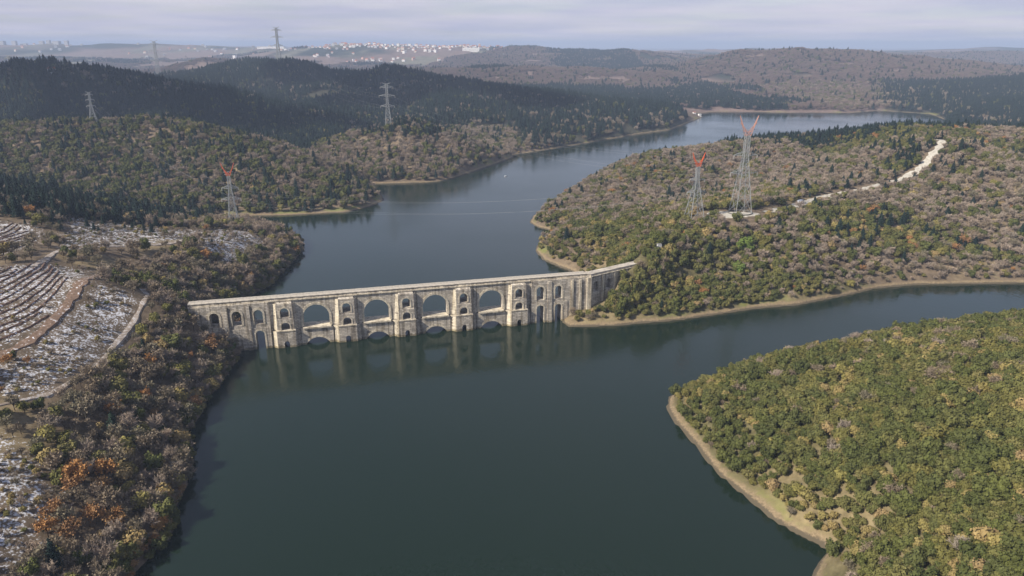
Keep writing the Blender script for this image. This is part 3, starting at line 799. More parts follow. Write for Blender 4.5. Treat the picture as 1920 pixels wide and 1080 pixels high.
# ------------------------------------------------------------------ trees
def leaf_quad(V, F, p, nrm, size, rnd, slim=1.0):
    t = Vector((rnd.gauss(0, 1), rnd.gauss(0, 1), rnd.gauss(0, 1)))
    a = nrm.cross(t)
    if a.length < 1e-4: return
    a.normalize(); b_ = nrm.cross(a)
    a *= size * 0.5 * slim; b_ *= size * 0.5
    n0 = len(V)
    V.extend([p - a * 1.0, p - b_ * rnd.uniform(0.6, 1.1), p + a * rnd.uniform(0.7, 1.2), p + b_])
    F.append((n0, n0 + 1, n0 + 2, n0 + 3))

def ico(sub):
    bm = bmesh.new(); bmesh.ops.create_icosphere(bm, subdivisions=sub, radius=1.0)
    V = [v.co.copy() for v in bm.verts]; F = [tuple(v.index for v in f.verts) for f in bm.faces]
    bm.free(); return V, F
ICO = ico(1)

def round_crown(seed, lobes=8, leaves=85, size=0.20, height_=0.95, core=0.74, zb=0.75, droop=0.25):
    """crown of a low evergreen: overlapping lobes covered with leaf clumps; radius about 1, base at the ground"""
    rnd = random.Random(seed)
    V, F = [], []
    C = [(Vector((0, 0, zb + 0.15)), 0.62)]
    for k in range(lobes):
        a = k * 2.4 + rnd.uniform(-0.4, 0.4); r = rnd.uniform(0.30, 0.66); z = zb + rnd.uniform(-droop, 0.5) * height_
        C.append((Vector((r * math.cos(a), r * math.sin(a), z)), rnd.uniform(0.30, 0.46)))
    for c, r in C:
        n0 = len(V)
        V.extend([c + v * r * core * rnd.uniform(0.85, 1.08) for v in ICO[0]]); F.extend([tuple(i + n0 for i in f) for f in ICO[1]])
        for _ in range(leaves):
            d = Vector((rnd.gauss(0, 1), rnd.gauss(0, 1), rnd.gauss(0.25, 1))).normalized()
            p = c + d * r * rnd.uniform(0.82, 1.12)
            if p.z < 0.05: continue
            nn = (d + Vector((rnd.gauss(0, .45), rnd.gauss(0, .45), rnd.gauss(0.1, .45)))).normalized()
            leaf_quad(V, F, p, nn, size * rnd.uniform(0.6, 1.35), rnd)
    return V, F

def twig_crown(seed, twigs=620, leafy=0.0, height_=1.0):
    """leafless crown: rising limbs, forks and a haze of fine twigs"""
    rnd = random.Random(seed)
    V, F = [], []
    def blade(p, q, w):
        d = (q - p); t = d.cross(Vector((rnd.gauss(0, 1), rnd.gauss(0, 1), rnd.gauss(0, 1))))
        if t.length < 1e-5: return
        t = t.normalized() * w
        n0 = len(V); V.extend([p - t, p + t, q + t * 0.25, q - t * 0.25]); F.append((n0, n0 + 1, n0 + 2, n0 + 3))
    tips = []
    for k in range(9):
        a = k * 2.399 + rnd.uniform(-.3, .3); el = rnd.uniform(0.55, 1.3)
        d = Vector((math.cos(a) * math.cos(el), math.sin(a) * math.cos(el), math.sin(el)))
        p0 = Vector((0, 0, rnd.uniform(0.45, 0.7))); p1 = p0 + d * rnd.uniform(0.5, 0.8)
        blade(p0, p1, 0.03); blade(p0, p1, 0.03)
        for j in range(6):
            d2 = (d + Vector((rnd.gauss(0, .6), rnd.gauss(0, .6), rnd.gauss(.1, .45)))).normalized()
            s = p0.lerp(p1, rnd.uniform(0.4, 1)); e = s + d2 * rnd.uniform(0.3, 0.55)
            blade(s, e, 0.018); tips.append((s, e, d2))
    for k in range(twigs):
        s, e, d2 = rnd.choice(tips)
        p = s.lerp(e, rnd.uniform(0.2, 1.05))
        d3 = (d2 + Vector((rnd.gauss(0, .8), rnd.gauss(0, .8), rnd.gauss(.15, .7)))).normalized()
        q = p + d3 * rnd.uniform(0.16, 0.36)
        blade(p, q, rnd.uniform(0.014, 0.030))
        if rnd.random() < leafy:
            leaf_quad(V, F, q, Vector((rnd.gauss(0, 1), rnd.gauss(0, 1), rnd.gauss(0.6, 1))).normalized(), rnd.uniform(0.10, 0.2), rnd)
    return V, F

def pine_crown(seed, top=2.7, r0=0.78, whorls=9, per=62):
    rnd = random.Random(seed)
    V, F = [], []
    for k in range(whorls):
        t = k / (whorls - 1)
        z = 0.65 + (top - 0.65) * t; rr = r0 * (1 - t) ** 0.75 + 0.06
        n0 = len(V)
        V.extend([Vector((v.x * rr * 0.72, v.y * rr * 0.72, z + v.z * 0.2)) for v in ICO[0]]); F.extend([tuple(i + n0 for i in f) for f in ICO[1]])
        for j in range(int(per * (1 - 0.6 * t))):
            a = rnd.uniform(0, 6.283); r = rr * math.sqrt(rnd.uniform(0.35, 1.25))
            p = Vector((r * math.cos(a), r * math.sin(a), z - r * 0.28 + rnd.gauss(0, 0.07)))
            nn = (Vector((math.cos(a) * .6, math.sin(a) * .6, 0.8)) + Vector((rnd.gauss(0, .4), rnd.gauss(0, .4), rnd.gauss(0, .4)))).normalized()
            leaf_quad(V, F, p, nn, rnd.uniform(0.14, 0.30), rnd, 0.7)
    return V, F

def trunk_mesh(seed, h=0.9, r=0.07, limbs=4):
    rnd = random.Random(seed)
    V, F = [], []
    def taper(p, q, ra, rb, n=5):
        d = (q - p).normalized(); a = d.cross(Vector((1, 0.3, 0.1))).normalized(); b_ = d.cross(a)
        n0 = len(V)
        for c, rr in ((p, ra), (q, rb)):
            for k in range(n):
                an = 6.283 * k / n; V.append(c + a * math.cos(an) * rr + b_ * math.sin(an) * rr)
        for k in range(n): F.append((n0 + k, n0 + (k + 1) % n, n0 + n + (k + 1) % n, n0 + n + k))
    knee = Vector((rnd.uniform(-.06, .06), rnd.uniform(-.06, .06), h * 0.55))
    taper(Vector((0, 0, -0.25)), knee, r, r * 0.8); taper(knee, Vector((knee.x * 1.6, knee.y * 1.6, h)), r * 0.8, r * 0.45)
    for k in range(limbs):
        a = k * 6.283 / limbs + rnd.uniform(-.5, .5)
        taper(Vector((knee.x, knee.y, h * rnd.uniform(0.5, 0.8))), Vector((0.42 * math.cos(a), 0.42 * math.sin(a), h * rnd.uniform(1.0, 1.35))), r * 0.5, r * 0.2, 4)
    return V, F

M_BARK = plain_mat('bark', (0.085, 0.065, 0.05), 0.95, 0.1, 0.35, 3)
M_OLIVE = foliage_mat('olive_leaves', [(0.092, 0.092, 0.027), (0.138, 0.124, 0.036), (0.11, 0.112, 0.034), (0.155, 0.136, 0.050)])
M_GREEN = foliage_mat('green_leaves', [(0.062, 0.072, 0.022), (0.092, 0.10, 0.027), (0.080, 0.088, 0.029), (0.118, 0.115, 0.036)])
M_YELLOW = foliage_mat('yellow_olive_leaves', [(0.216, 0.182, 0.06), (0.27, 0.195, 0.084), (0.203, 0.182, 0.054), (0.257, 0.182, 0.09)])
M_TWIG = foliage_mat('bare_twigs', [(0.27, 0.215, 0.17), (0.34, 0.27, 0.21), (0.26, 0.22, 0.175), (0.36, 0.275, 0.205)], 0.25)
M_TWIGD = foliage_mat('dark_bare_twigs', [(0.155, 0.125, 0.088), (0.225, 0.175, 0.12), (0.17, 0.155, 0.10), (0.26, 0.20, 0.145)], 0.3)
M_RUST = foliage_mat('russet_leaves', [(0.275, 0.138, 0.054), (0.35, 0.18, 0.066), (0.25, 0.144, 0.072), (0.375, 0.228, 0.084)], 0.3)
M_PINE = foliage_mat('pine_needles', [(0.008, 0.019, 0.0155), (0.013, 0.026, 0.019), (0.010, 0.022, 0.017), (0.017, 0.031, 0.020)], 0.3)
M_MAUVE = foliage_mat('mauve_bare_twigs', [(0.175, 0.125, 0.108), (0.22, 0.155, 0.13), (0.16, 0.12, 0.105), (0.21, 0.16, 0.125)], 0.25)
M_LIME = foliage_mat('fresh_green_leaves', [(0.10, 0.15, 0.03), (0.12, 0.16, 0.035)], 0.3)
M_GOLD = foliage_mat('golden_leaves', [(0.33, 0.20, 0.04), (0.36, 0.22, 0.05)], 0.3)

PROTO = {}          # kind -> list of (crown mesh, trunk mesh, whole mesh)
def make_proto(kind, crown, trunk, mat):
    cv, cf = crown; tv, tf = trunk
    cm = bpy.data.meshes.new(kind + '_crown'); cm.from_pydata(cv, [], cf); cm.materials.append(mat)
    tm = bpy.data.meshes.new(kind + '_trunk'); tm.from_pydata(tv, [], tf); tm.materials.append(M_BARK)
    wm = bpy.data.meshes.new(kind + '_whole')
    n0 = len(cv)
    wm.from_pydata(list(cv) + list(tv), [], list(cf) + [tuple(i + n0 for i in f) for f in tf])
    wm.materials.append(mat); wm.materials.append(M_BARK)
    wm.polygons.foreach_set('material_index', [0] * len(cf) + [1] * len(tf))
    PROTO.setdefault(kind, []).append((cm, tm, wm))
for i in range(4):
    make_proto('olive', round_crown(100 + i), trunk_mesh(i), M_OLIVE)
    make_proto('twig', twig_crown(300 + i), trunk_mesh(20 + i, 1.0, 0.05, 5), M_TWIG)
for i in range(3):
    make_proto('green', round_crown(150 + i, 9, 85, 0.19, 1.15, 0.74, 0.85), trunk_mesh(40 + i), M_GREEN)
    make_proto('yellow', round_crown(180 + i, 7, 70, 0.2, 0.85, 0.7), trunk_mesh(50 + i), M_YELLOW)
    make_proto('darktwig', twig_crown(330 + i, 620, 0.25), trunk_mesh(60 + i, 1.0, 0.05, 5), M_TWIGD)
    make_proto('rust', twig_crown(360 + i, 420, 0.95), trunk_mesh(70 + i, 1.0, 0.05, 5), M_RUST)
    make_proto('pine', pine_crown(400 + i), trunk_mesh(80 + i, 1.1, 0.06, 3), M_PINE)
make_proto('lime', round_crown(190, 9, 90, 0.19, 1.2, 0.7, 0.85), trunk_mesh(90), M_LIME)
make_proto('gold', round_crown(191, 6, 60, 0.2, 0.7, 0.6, 0.6), trunk_mesh(91), M_GOLD)
for i in range(3):
    make_proto('mauve', twig_crown(390 + i, 760, 0.35), trunk_mesh(95 + i, 1.0, 0.05, 5), M_MAUVE)
KINDS = ['olive', 'green', 'yellow', 'twig', 'darktwig', 'rust', 'pine', 'mauve']
KIDX = {k: i for i, k in enumerate(KINDS)}

proto_col = bpy.data.collections.new('tree_shapes')
SLOT = {}
_names = []
for k in KINDS:
    SLOT[k] = []
    for j, (_, _, wm) in enumerate(PROTO[k]):
        nm = 'tree_shape_%03d' % len(_names)
        o = bpy.data.objects.new(nm, wm); proto_col.objects.link(o)
        SLOT[k].append(len(_names)); _names.append(nm)

# ---- where each kind of tree grows
rng = np.random.default_rng(7)
def jitter(x0, x1, y0, y1, sp):
    gx, gy = np.meshgrid(np.arange(x0, x1, sp), np.arange(y0, y1, sp))
    gx = gx.ravel() + rng.uniform(-.48, .48, gx.size) * sp; gy = gy.ravel() + rng.uniform(-.48, .48, gy.size) * sp
    keep = np.abs(gx) < 0.80 * gy + 70
    gx, gy = gx[keep], gy[keep]
    z, sd = height(gx, gy)
    return gx, gy, ground_z(gx, gy), sd

def clear_of(x, y, pylons=True):
    ok = (line_dist(x, y, AQ_LINE) > 4.4)
    ok &= line_dist(x, y, BROWN_TRACK) > 4.0
    ok &= line_dist(x, y, SNOWY_TRACK) > 3.2
    ok &= line_dist(x, y, BANK_TRACK) > 3.0
    ok &= line_dist(x, y, HILL_ROAD) > 4.0
    ok &= np.hypot((x - YARD[0]) / 1.3, (y - YARD[1]) / 0.75) > 15.5
    ok &= (np.hypot((x - 112) / 1.5, y - 361) > 7) | (vnoise(x / 4, y / 4, 6) > 0.45)
    for (px, py) in PYLON_SPOTS: ok &= np.hypot(x - px, y - py) > 4.5
    return ok

def pick(n, weights):
    """weights: kind -> array or number; returns index into KINDS"""
    W = np.zeros((len(KINDS), n))
    for k, w in weights.items(): W[KIDX[k]] = w
    W = np.maximum(W, 0); W /= W.sum(0) + 1e-9
    cum = W.cumsum(0); u = rng.uniform(0, 1, n)
    return (u[None] > cum).sum(0).clip(0, len(KINDS) - 1)

PYLON_SPOTS = [(93.6, 368), (120.1, 378), (-119.7, 722), (-363.3, 648), (-165.3, 425), (-456.5, 1500), (-789.6, 1700), (-787.8, 1200)]
STANDS = {}
def stand(name, parts):
    STANDS[name] = [np.concatenate(a) for a in zip(*parts)]

def smoothstep(a, b_, x):
    t = np.clip((x - a) / (b_ - a), 0, 1); return t * t * (3 - 2 * t)

def make_stands():
    line = lambda x: 236 + (x - 40) * 0.36
    # near headland
    x, y, z, sd = jitter(44, 420, 40, 345, 2.25)
    k = (sd > 1.7 + 4 * (vnoise(x / 14, y / 14, 60) > 0.78)) & (y < line(x) + 60) & (y < 320) & clear_of(x, y) & (vnoise(x / 7, y / 7, 61) > 0.08)
    x, y, z, sd = x[k], y[k], z[k], sd[k]
    p1 = fbm(x / 22, y / 22, 62); p2 = fbm(x / 14, y / 14, 63)
    kd = pick(len(x), {'olive': 1.0 + 0 * x, 'green': 0.25 + 2.4 * smoothstep(0.52, 0.68, p1 + 0.10 * smoothstep(110, 170, x)), 'yellow': 0.13 + 0.8 * smoothstep(0.61, 0.72, p2),
                       'darktwig': 0.08 + 0.7 * smoothstep(0.58, 0.7, 1 - p2), 'twig': 0.03})
    s = rng.choice([0.75, 1.0, 1.0, 1.3], len(x)) * rng.uniform(1.45, 2.2, len(x)) * (0.8 + 0.3 * smoothstep(3, 25, sd)); h = s * rng.uniform(0.85, 1.15, len(x))
    stand('near_headland', [(x, y, z, s, h, kd)])
    # pylon peninsula
    x, y, z, sd = jitter(8, 640, 270, 860, 3.25)
    k = (sd > 1.8) & (y > line(x) + 25) & clear_of(x, y) & (vnoise(x / 9, y / 9, 64) > 0.12)
    x, y, z, sd = x[k], y[k], z[k], sd[k]
    p1 = fbm(x / 55, y / 55, 65); p2 = fbm(x / 30, y / 30, 66)
    greenside = np.clip(1 - smoothstep(70, 190, x - (y - 300) * 0.25), 0, 1) * (y < 470)
    ridge = smoothstep(595, 640, y) * smoothstep(190, 260, x)
    bare = smoothstep(0.40, 0.56, p1) * (1 - 0.75 * greenside)
    kd = pick(len(x), {'green': 0.55 + 0.9 * greenside, 'olive': 0.75 + 1.2 * greenside, 'twig': 4.2 * bare * (1 - ridge), 'darktwig': 1.3 * bare * (1 - ridge) + 0.25,
                       'yellow': 0.12 + 0.35 * greenside, 'rust': 0.05, 'pine': 0.04 + 4.0 * ridge + 0.7 * (p2 > 0.62) * (1 - greenside)})
    s = rng.choice([0.75, 1.0, 1.0, 1.25], len(x)) * rng.uniform(1.75, 2.7, len(x)) * np.where(kd == KIDX['pine'], 0.95, 1) * (0.75 + 0.25 * smoothstep(3, 25, sd)); h = s * rng.uniform(0.9, 1.15, len(x))
    main = (x, y, z, s, h, kd)
    # taller trees close in front of the aqueduct's buried wing
    t_ = rng.uniform(0.22, 1.5, 60); off = rng.uniform(3.0, 9.0, 60)
    x = 33.5 + 21.5 * t_ + 0.62 * off; y = 288.5 + 18.0 * t_ - 0.78 * off; z = ground_z(x, y)
    s = rng.uniform(2.0, 3.0, 60); h = s * rng.uniform(1.2, 1.7, 60)
    wing = (x, y, z, s, h, pick(60, {'olive': 1.0 + 0 * x, 'green': 1.0, 'yellow': 0.3, 'darktwig': 0.4}))
    stand('pylon_peninsula', [main, wing])
    # left bank and spit
    x, y, z, sd = jitter(-520, -78, 60, 476, 3.1)
    field = np.zeros(x.shape)
    for p in SNOW_FIELDS: field = np.maximum(field, smoothstep(-3, 3, poly_sd(x, y, p)))
    wood = 1 - smoothstep(26, 36, sd) * (y < 260)          # the bank itself is dense
    dens = np.where(field > 0.5, np.where((y > 255) & (x > -215) & (y > 330), 0.34, 0.12), np.clip(0.55 + 0.45 * wood, 0, 1))
    dens = np.where((field > 0.5) & (y < 172), 0.5, dens)
    fur = np.min([line_dist(x, y, f) for f in FURROWS], axis=0)
    dens = np.where(fur < 1.6, 0.0, dens)
    dens = np.where((x < -150) & (y < 330) & (y > 150), np.minimum(dens, 0.32), dens)
    k = (sd > 0.1) & clear_of(x, y) & (rng.uniform(0, 1, x.size) < dens)
    x, y, z, sd, field = x[k], y[k], z[k], sd[k], field[k]
    p1 = fbm(x / 24, y / 24, 68); p2 = fbm(x / 16, y / 16, 69)
    south = 1 - smoothstep(170, 235, y)
    pinez = smoothstep(300, 350, y) * smoothstep(-175, -215, x) if False else smoothstep(300, 350, y) * (1 - smoothstep(-215, -175, x))
    kd = pick(len(x), {'darktwig': 2.0 + 0 * x, 'twig': 0.9 + 0.4 * (y > 330), 'rust': 0.10 + 2.0 * south * smoothstep(0.42, 0.60, p1), 'yellow': 0.15 + 0.7 * smoothstep(0.55, 0.68, p2),
                       'olive': 0.2 + 0.6 * smoothstep(0.52, 0.66, 1 - p1), 'green': 0.12 + 0.5 * smoothstep(0.54, 0.66, 1 - p2), 'pine': 0.03 + 5 * pinez})
    s = rng.choice([0.75, 1.0, 1.0, 1.25], len(x)) * rng.uniform(1.9, 3.0, len(x)) * np.where(field > 0.4, 0.5, 1.0); h = s * rng.uniform(0.9, 1.2, len(x))
    bank = (x, y, z, s, h, kd)
    # low brush at the water's edge and in the thawing fields
    ex, ey = [], []
    shore = [q for q in WATER if q[0] < -80 and 50 < q[1] < 470]
    for (ax, ay), (bx, by) in zip(shore, shore[1:]):
        L_ = math.hypot(bx - ax, by - ay); m_ = int(L_ * 1.5)
        t_ = rng.uniform(0, 1, m_); off = rng.uniform(-1.0, 2.6, m_)
        ex.append(ax + (bx - ax) * t_ - (by - ay) / L_ * off); ey.append(ay + (by - ay) * t_ + (bx - ax) / L_ * off)
    x = np.concatenate(ex); y = np.concatenate(ey); z = np.maximum(ground_z(x, y), -0.2)
    k = line_dist(x, y, AQ_LINE) > 5.0
    x, y, z = x[k], y[k], z[k]
    s = rng.uniform(1.1, 2.1, len(x))
    edge = (x, y, z, s, s * rng.uniform(0.8, 1.2, len(x)), pick(len(x), {'darktwig': 2.0 + 0 * x, 'olive': 0.7, 'green': 0.7, 'yellow': 0.5, 'rust': 0.4 * (y < 200), 'twig': 0.4}))
    x, y, z, sd = jitter(-260, -95, 90, 400, 1.9)
    f2 = np.zeros(x.shape)
    for p in SNOW_FIELDS: f2 = np.maximum(f2, smoothstep(-4, 2, poly_sd(x, y, p)))
    k = (f2 > 0.3) & clear_of(x, y) & (rng.uniform(0, 1, x.size) < 0.22 + 0.55 * (vnoise(x / 8, y / 8, 67) > 0.55)) & (np.min([line_dist(x, y, f) for f in FURROWS], axis=0) > 0.9)
    x, y, z = x[k], y[k], z[k]
    s = rng.uniform(0.35, 0.95, len(x))
    brush = (x, y, z, s, s * rng.uniform(0.6, 1.1, len(x)), pick(len(x), {'darktwig': 2.0 + 0 * x, 'twig': 1.0, 'olive': 0.35, 'yellow': 0.25}))
    stand('left_bank', [bank, edge, brush])
    # hills beyond the inlet
    x, y, z, sd = jitter(-830, 12, 470, 905, 4.3)
    k = (sd > 2.2) & clear_of(x, y) & (x < 6) & (vnoise(x / 12, y / 12, 70) > 0.13)
    x, y, z, sd = x[k], y[k], z[k], sd[k]
    p1 = fbm(x / 60, y / 60, 71); p2 = fbm(x / 26, y / 26, 72)
    pz = smoothstep(640, 720, y + 0 * x) * (x < -190)
    pz2 = ((x > -190) & (z > 27)) * 0.7
    light = smoothstep(0.52, 0.62, p2)
    knoll = ((x > -195) & (y > 588)) * (1 - pz2)
    kd = pick(len(x), {'green': 2.6 - 1.7 * knoll, 'darktwig': 1.4 * (1 - pz) + 0.1, 'twig': (0.3 + 2.4 * light + 3.0 * knoll * (p1 > 0.45)) * (1 - 0.95 * pz), 'olive': 0.3 * (1 - pz), 'pine': 0.9 - 0.6 * knoll + 14 * pz + 3.5 * pz2, 'yellow': 0.05})
    s = rng.uniform(2.0, 3.4, len(x)); h = s * rng.uniform(0.95, 1.25, len(x))
    stand('inlet_hills', [(x, y, z, s, h, kd)])
    # dark ridges along the far lake, and the low hills right of its end
    parts = []
    for (x0, x1, y0, y1, sp) in ((-1400, 260, 770, 1800, 7.0), (560, 1500, 860, 1800, 7.5)):
        x, y, z, sd = jitter(x0, x1, y0, y1, sp)
        k = (sd > 4.0) & (vnoise(x / 38, y / 38, 74) > 0.14 + 0.1 * vnoise(x / 300, y / 300, 73)) & (line_dist(x, y, [(-600, 1180), (-420, 1330), (-300, 1380), (-120, 1300), (60, 1130)]) > 5) & ~((x > -190) & (x < 12) & (y < 905) & (y < 780)) & ~((x < 12) & (y < 905)) & clear_of(x, y)
        x, y, z, sd = x[k], y[k], z[k], sd[k]
        p1 = fbm(x / 120, y / 120, 75); p2 = fbm(x / 50, y / 50, 76)
        low = 1 - smoothstep(8, 26, z)
        side = smoothstep(0.46, 0.54, x / y) if x0 > 0 else 1.0 + 0 * x
        kd = pick(len(x), {'pine': 0.1 + 6.0 * side, 'green': 0.5, 'darktwig': 0.35 + 0.8 * (1 - side) + 3.0 * low * smoothstep(0.45, 0.6, p2), 'twig': 0.12 + 0.4 * (1 - side) + 3.0 * smoothstep(0.60, 0.70, p2), 'mauve': 2.0 * (1 - side)})
        s = rng.uniform(3.2, 5.0, len(x)) * (0.75 + 0.5 * fbm(x / 90, y / 90, 80)); h = s * rng.uniform(0.9, 1.15, len(x))
        parts.append((x, y, z, s, h, kd))
    stand('lake_ridges', parts)
    # country beyond
    parts = []
    x, y, z, sd = jitter(-2700, 2800, 1300, 3900, 8.0)
    town = (np.hypot((x + 560) / 560, (y - 3650) / 420) < 1) | (y > 3000) & (x < -250) & (fbm(x / 200, y / 200, 77) < 0.55)
    k = (sd > 8) & ~((y < 1800) & ((x < 262) | ((x > 560) & (x < 1500)))) & ~town & (fbm(x / 90, y / 90, 78) > 0.36)
    x, y, z, sd = x[k], y[k], z[k], sd[k]
    p1 = fbm(x / 330, y / 330, 47)
    low = 1 - smoothstep(14, 26, z)
    kd = pick(len(x), {'pine': 0.12 + 7 * smoothstep(0.53, 0.60, p1) * (x < 480) + 5.0 * low * (fbm(x / 110, y / 110, 79) > 0.56) * (x > 400),
                       'mauve': 2.0 + 0 * x, 'darktwig': 0.25, 'green': 0.12})
    s = rng.uniform(4.0, 6.0, len(x)); h = s * rng.uniform(0.75, 0.95, len(x))
    stand('far_country', [(x, y, z, s, h, kd)])
make_stands()

def visible_from_camera(x, y, ztop):
    """true where the ground does not hide the tree top from the viewpoint of the photograph"""
    ok = np.ones(x.shape, bool)
    for t in np.linspace(0.12, 0.985, 40):
        ok &= (110 + (ztop - 110) * t) > np.maximum(ground_z(x * t, y * t), 0)
    return ok

SPECIES = {'olive': 'evergreen_oak', 'green': 'evergreen_tree', 'yellow': 'shrub_oak', 'twig': 'bare_tree', 'darktwig': 'leafless_oak', 'rust': 'autumn_oak', 'mauve': 'bare_oak', 'pine': 'pine_tree'}
LOOK = {'olive': 'olive green evergreen oak', 'green': 'deep green bushy tree', 'yellow': 'yellowish brown shrubby oak', 'twig': 'pale grey brown leafless tree',
        'darktwig': 'dark brown twiggy tree', 'rust': 'rust orange leafed oak', 'mauve': 'mauve brown leafless oak', 'pine': 'dark conical pine'}
def place_of(st, x, y, sd):
    """words for the part of the wood a tree stands in"""
    if st == 'near_headland':
        if y > 204 and x < 80: return 'at the pointed tip of the nearest headland'
        if sd < 11 and y < 205: return 'beside the bare shore of the nearest headland'
        if y > 198: return 'along the skyline of the nearest headland'
        if y < 136: return 'low down on the nearest headland at the bottom right'
        return 'in the middle of the nearest headland'
    if st == 'pylon_peninsula':
        if math.hypot(x - 107, y - 372) < 34: return 'round the feet of the two big pylons'
        if x < 52 and y < 330: return 'beside the far end of the aqueduct'
        if sd < 11: return 'along the shore of the pylon peninsula'
        if x > 165: return 'on the right slope of the pylon peninsula'
        return 'on the slope between aqueduct and big pylons'
    if st == 'left_bank':
        s_ = (x - AQ_O[0]) * AQ_D[0] + (y - AQ_O[1]) * AQ_D[1]
        if -34 < s_ < 6 and abs((x - AQ_O[0]) * -AQ_D[1] + (y - AQ_O[1]) * AQ_D[0]) < 16: return 'round the buried near end of the aqueduct'
        if y > 285: return 'on the spit behind the aqueduct'
        if sd < 9: return 'overhanging the water of the left bank'
        if y < 172: return 'on the bank in the bottom left corner'
        if sd > 36: return 'among the snowy fields'
        return 'on the left bank between snowy path and lake'
    if x > -195 and y > 588: return 'on the pylon knoll across the lake'
    if sd < 20: return 'along the shore of the inlet'
    return 'on the hill across the inlet'
def plant(kind, variant, x, y, z, s, h, rot, label, group=None, name=None):
    cm, tm, _ = PROTO[kind][variant % len(PROTO[kind])]
    r = bpy.data.objects.new(name or SPECIES[kind], None)
    r.empty_display_size = 0.3
    r.location = (x, y, z); r.rotation_euler = (0, 0, rot); r.scale = (s, s, h)
    COL.objects.link(r)
    for nm, me in (('crown', cm), ('trunk', tm)):
        o = bpy.data.objects.new(nm, me); COL.objects.link(o); o.parent = r
    return tag(r, label, 'tree', group)

def scatter_group():
    ng = bpy.data.node_groups.new('tree_scatter', 'GeometryNodeTree')
    ng.interface.new_socket('Geometry', in_out='INPUT', socket_type='NodeSocketGeometry')
    ng.interface.new_socket('Geometry', in_out='OUTPUT', socket_type='NodeSocketGeometry')
    N, L = ng.nodes, ng.links
    gi = N.new('NodeGroupInput'); go = N.new('NodeGroupOutput')
    ci = N.new('GeometryNodeCollectionInfo'); ci.inputs['Collection'].default_value = proto_col
    ci.inputs['Separate Children'].default_value = True; ci.inputs['Reset Children'].default_value = True
    iop = N.new('GeometryNodeInstanceOnPoints'); iop.inputs['Pick Instance'].default_value = True
    def attr(nm, typ):
        a = N.new('GeometryNodeInputNamedAttribute'); a.data_type = typ; a.inputs['Name'].default_value = nm
        return a.outputs['Attribute']
    L.new(gi.outputs[0], iop.inputs['Points']); L.new(ci.outputs[0], iop.inputs['Instance'])
    L.new(attr('slot', 'INT'), iop.inputs['Instance Index'])
    L.new(attr('size', 'FLOAT_VECTOR'), iop.inputs['Scale'])
    L.new(attr('turn', 'FLOAT_VECTOR'), iop.inputs['Rotation'])
    L.new(iop.outputs[0], go.inputs[0])
    return ng
SCATTER = scatter_group()
STAND_LABEL = {'near_headland': 'dense evergreen oak wood covering the nearest headland', 'pylon_peninsula': 'mixed green and bare brown wood covering the pylon peninsula',
 'left_bank': 'brown winter wood and scrub on the left bank and spit', 'inlet_hills': 'mixed wood on the hills across the inlet',
 'lake_ridges': 'dark pine forest on the ridges along the far lake', 'far_country': 'brown and dark woodland on the far hills beyond the lake'}
QUOTA = {'near_headland': 300, 'pylon_peninsula': 300, 'left_bank': 300, 'inlet_hills': 220}
rt = np.random.default_rng(21)
for st, (x, y, z, s, h, kd) in STANDS.items():
    n = len(x)
    turn = rt.uniform(0, 6.283, n); var = rt.integers(0, 12, n)
    single = np.zeros(n, bool)
    if st in QUOTA:
        sx = x / y * 1.0
        infr = (np.abs(x) < 0.70 * (y * 0.949 + (110 - z) * 0.3157)) & visible_from_camera(x, y, z + h * 1.3)
        dep = np.arctan2(110 - z, y)
        infr &= dep < R(18.4 + 21.2)
        big = np.where(infr, s / np.hypot(y, 110 - z), 0)
        single[np.argsort(-big)[:QUOTA[st]]] = True
        single &= big > 0
        q1, q2 = np.quantile(s[single], [0.33, 0.67])
        for i in np.nonzero(single)[0]:
            k = KINDS[kd[i]]
            pl_ = place_of(st, x[i], y[i], float(ground_sd(x[i], y[i])))
            sz = 'small ' if s[i] < q1 else ('large ' if s[i] > q2 else 'mid-sized ')
            plant(k, int(var[i]), x[i], y[i], z[i], s[i], h[i], turn[i], sz + LOOK[k] + ' ' + pl_, LOOK[k] + 's ' + pl_)
    r = ~single
    slot = np.zeros(n, np.int32)
    for ki, k in enumerate(KINDS):
        mk = kd == ki
        slot[mk] = np.array(SLOT[k])[var[mk] % len(SLOT[k])]
    me = bpy.data.meshes.new(st)
    m = int(r.sum())
    me.vertices.add(m)
    me.vertices.foreach_set('co', np.stack([x[r], y[r], z[r]], 1).ravel())
    a = me.attributes.new('slot', 'INT', 'POINT'); a.data.foreach_set('value', slot[r])
    a = me.attributes.new('size', 'FLOAT_VECTOR', 'POINT'); a.data.foreach_set('vector', np.stack([s[r], s[r], h[r]], 1).ravel().astype(np.float32))
    a = me.attributes.new('turn', 'FLOAT_VECTOR', 'POINT'); a.data.foreach_set('vector', np.stack([0 * s[r], 0 * s[r], turn[r]], 1).ravel().astype(np.float32))
    o = bpy.data.objects.new('forest', me); COL.objects.link(o)
    md = o.modifiers.new('trees', 'NODES'); md.node_group = SCATTER
    tag(o, STAND_LABEL[st], 'forest', kind='stuff')
    print('STAND', st, n, int(single.sum()))

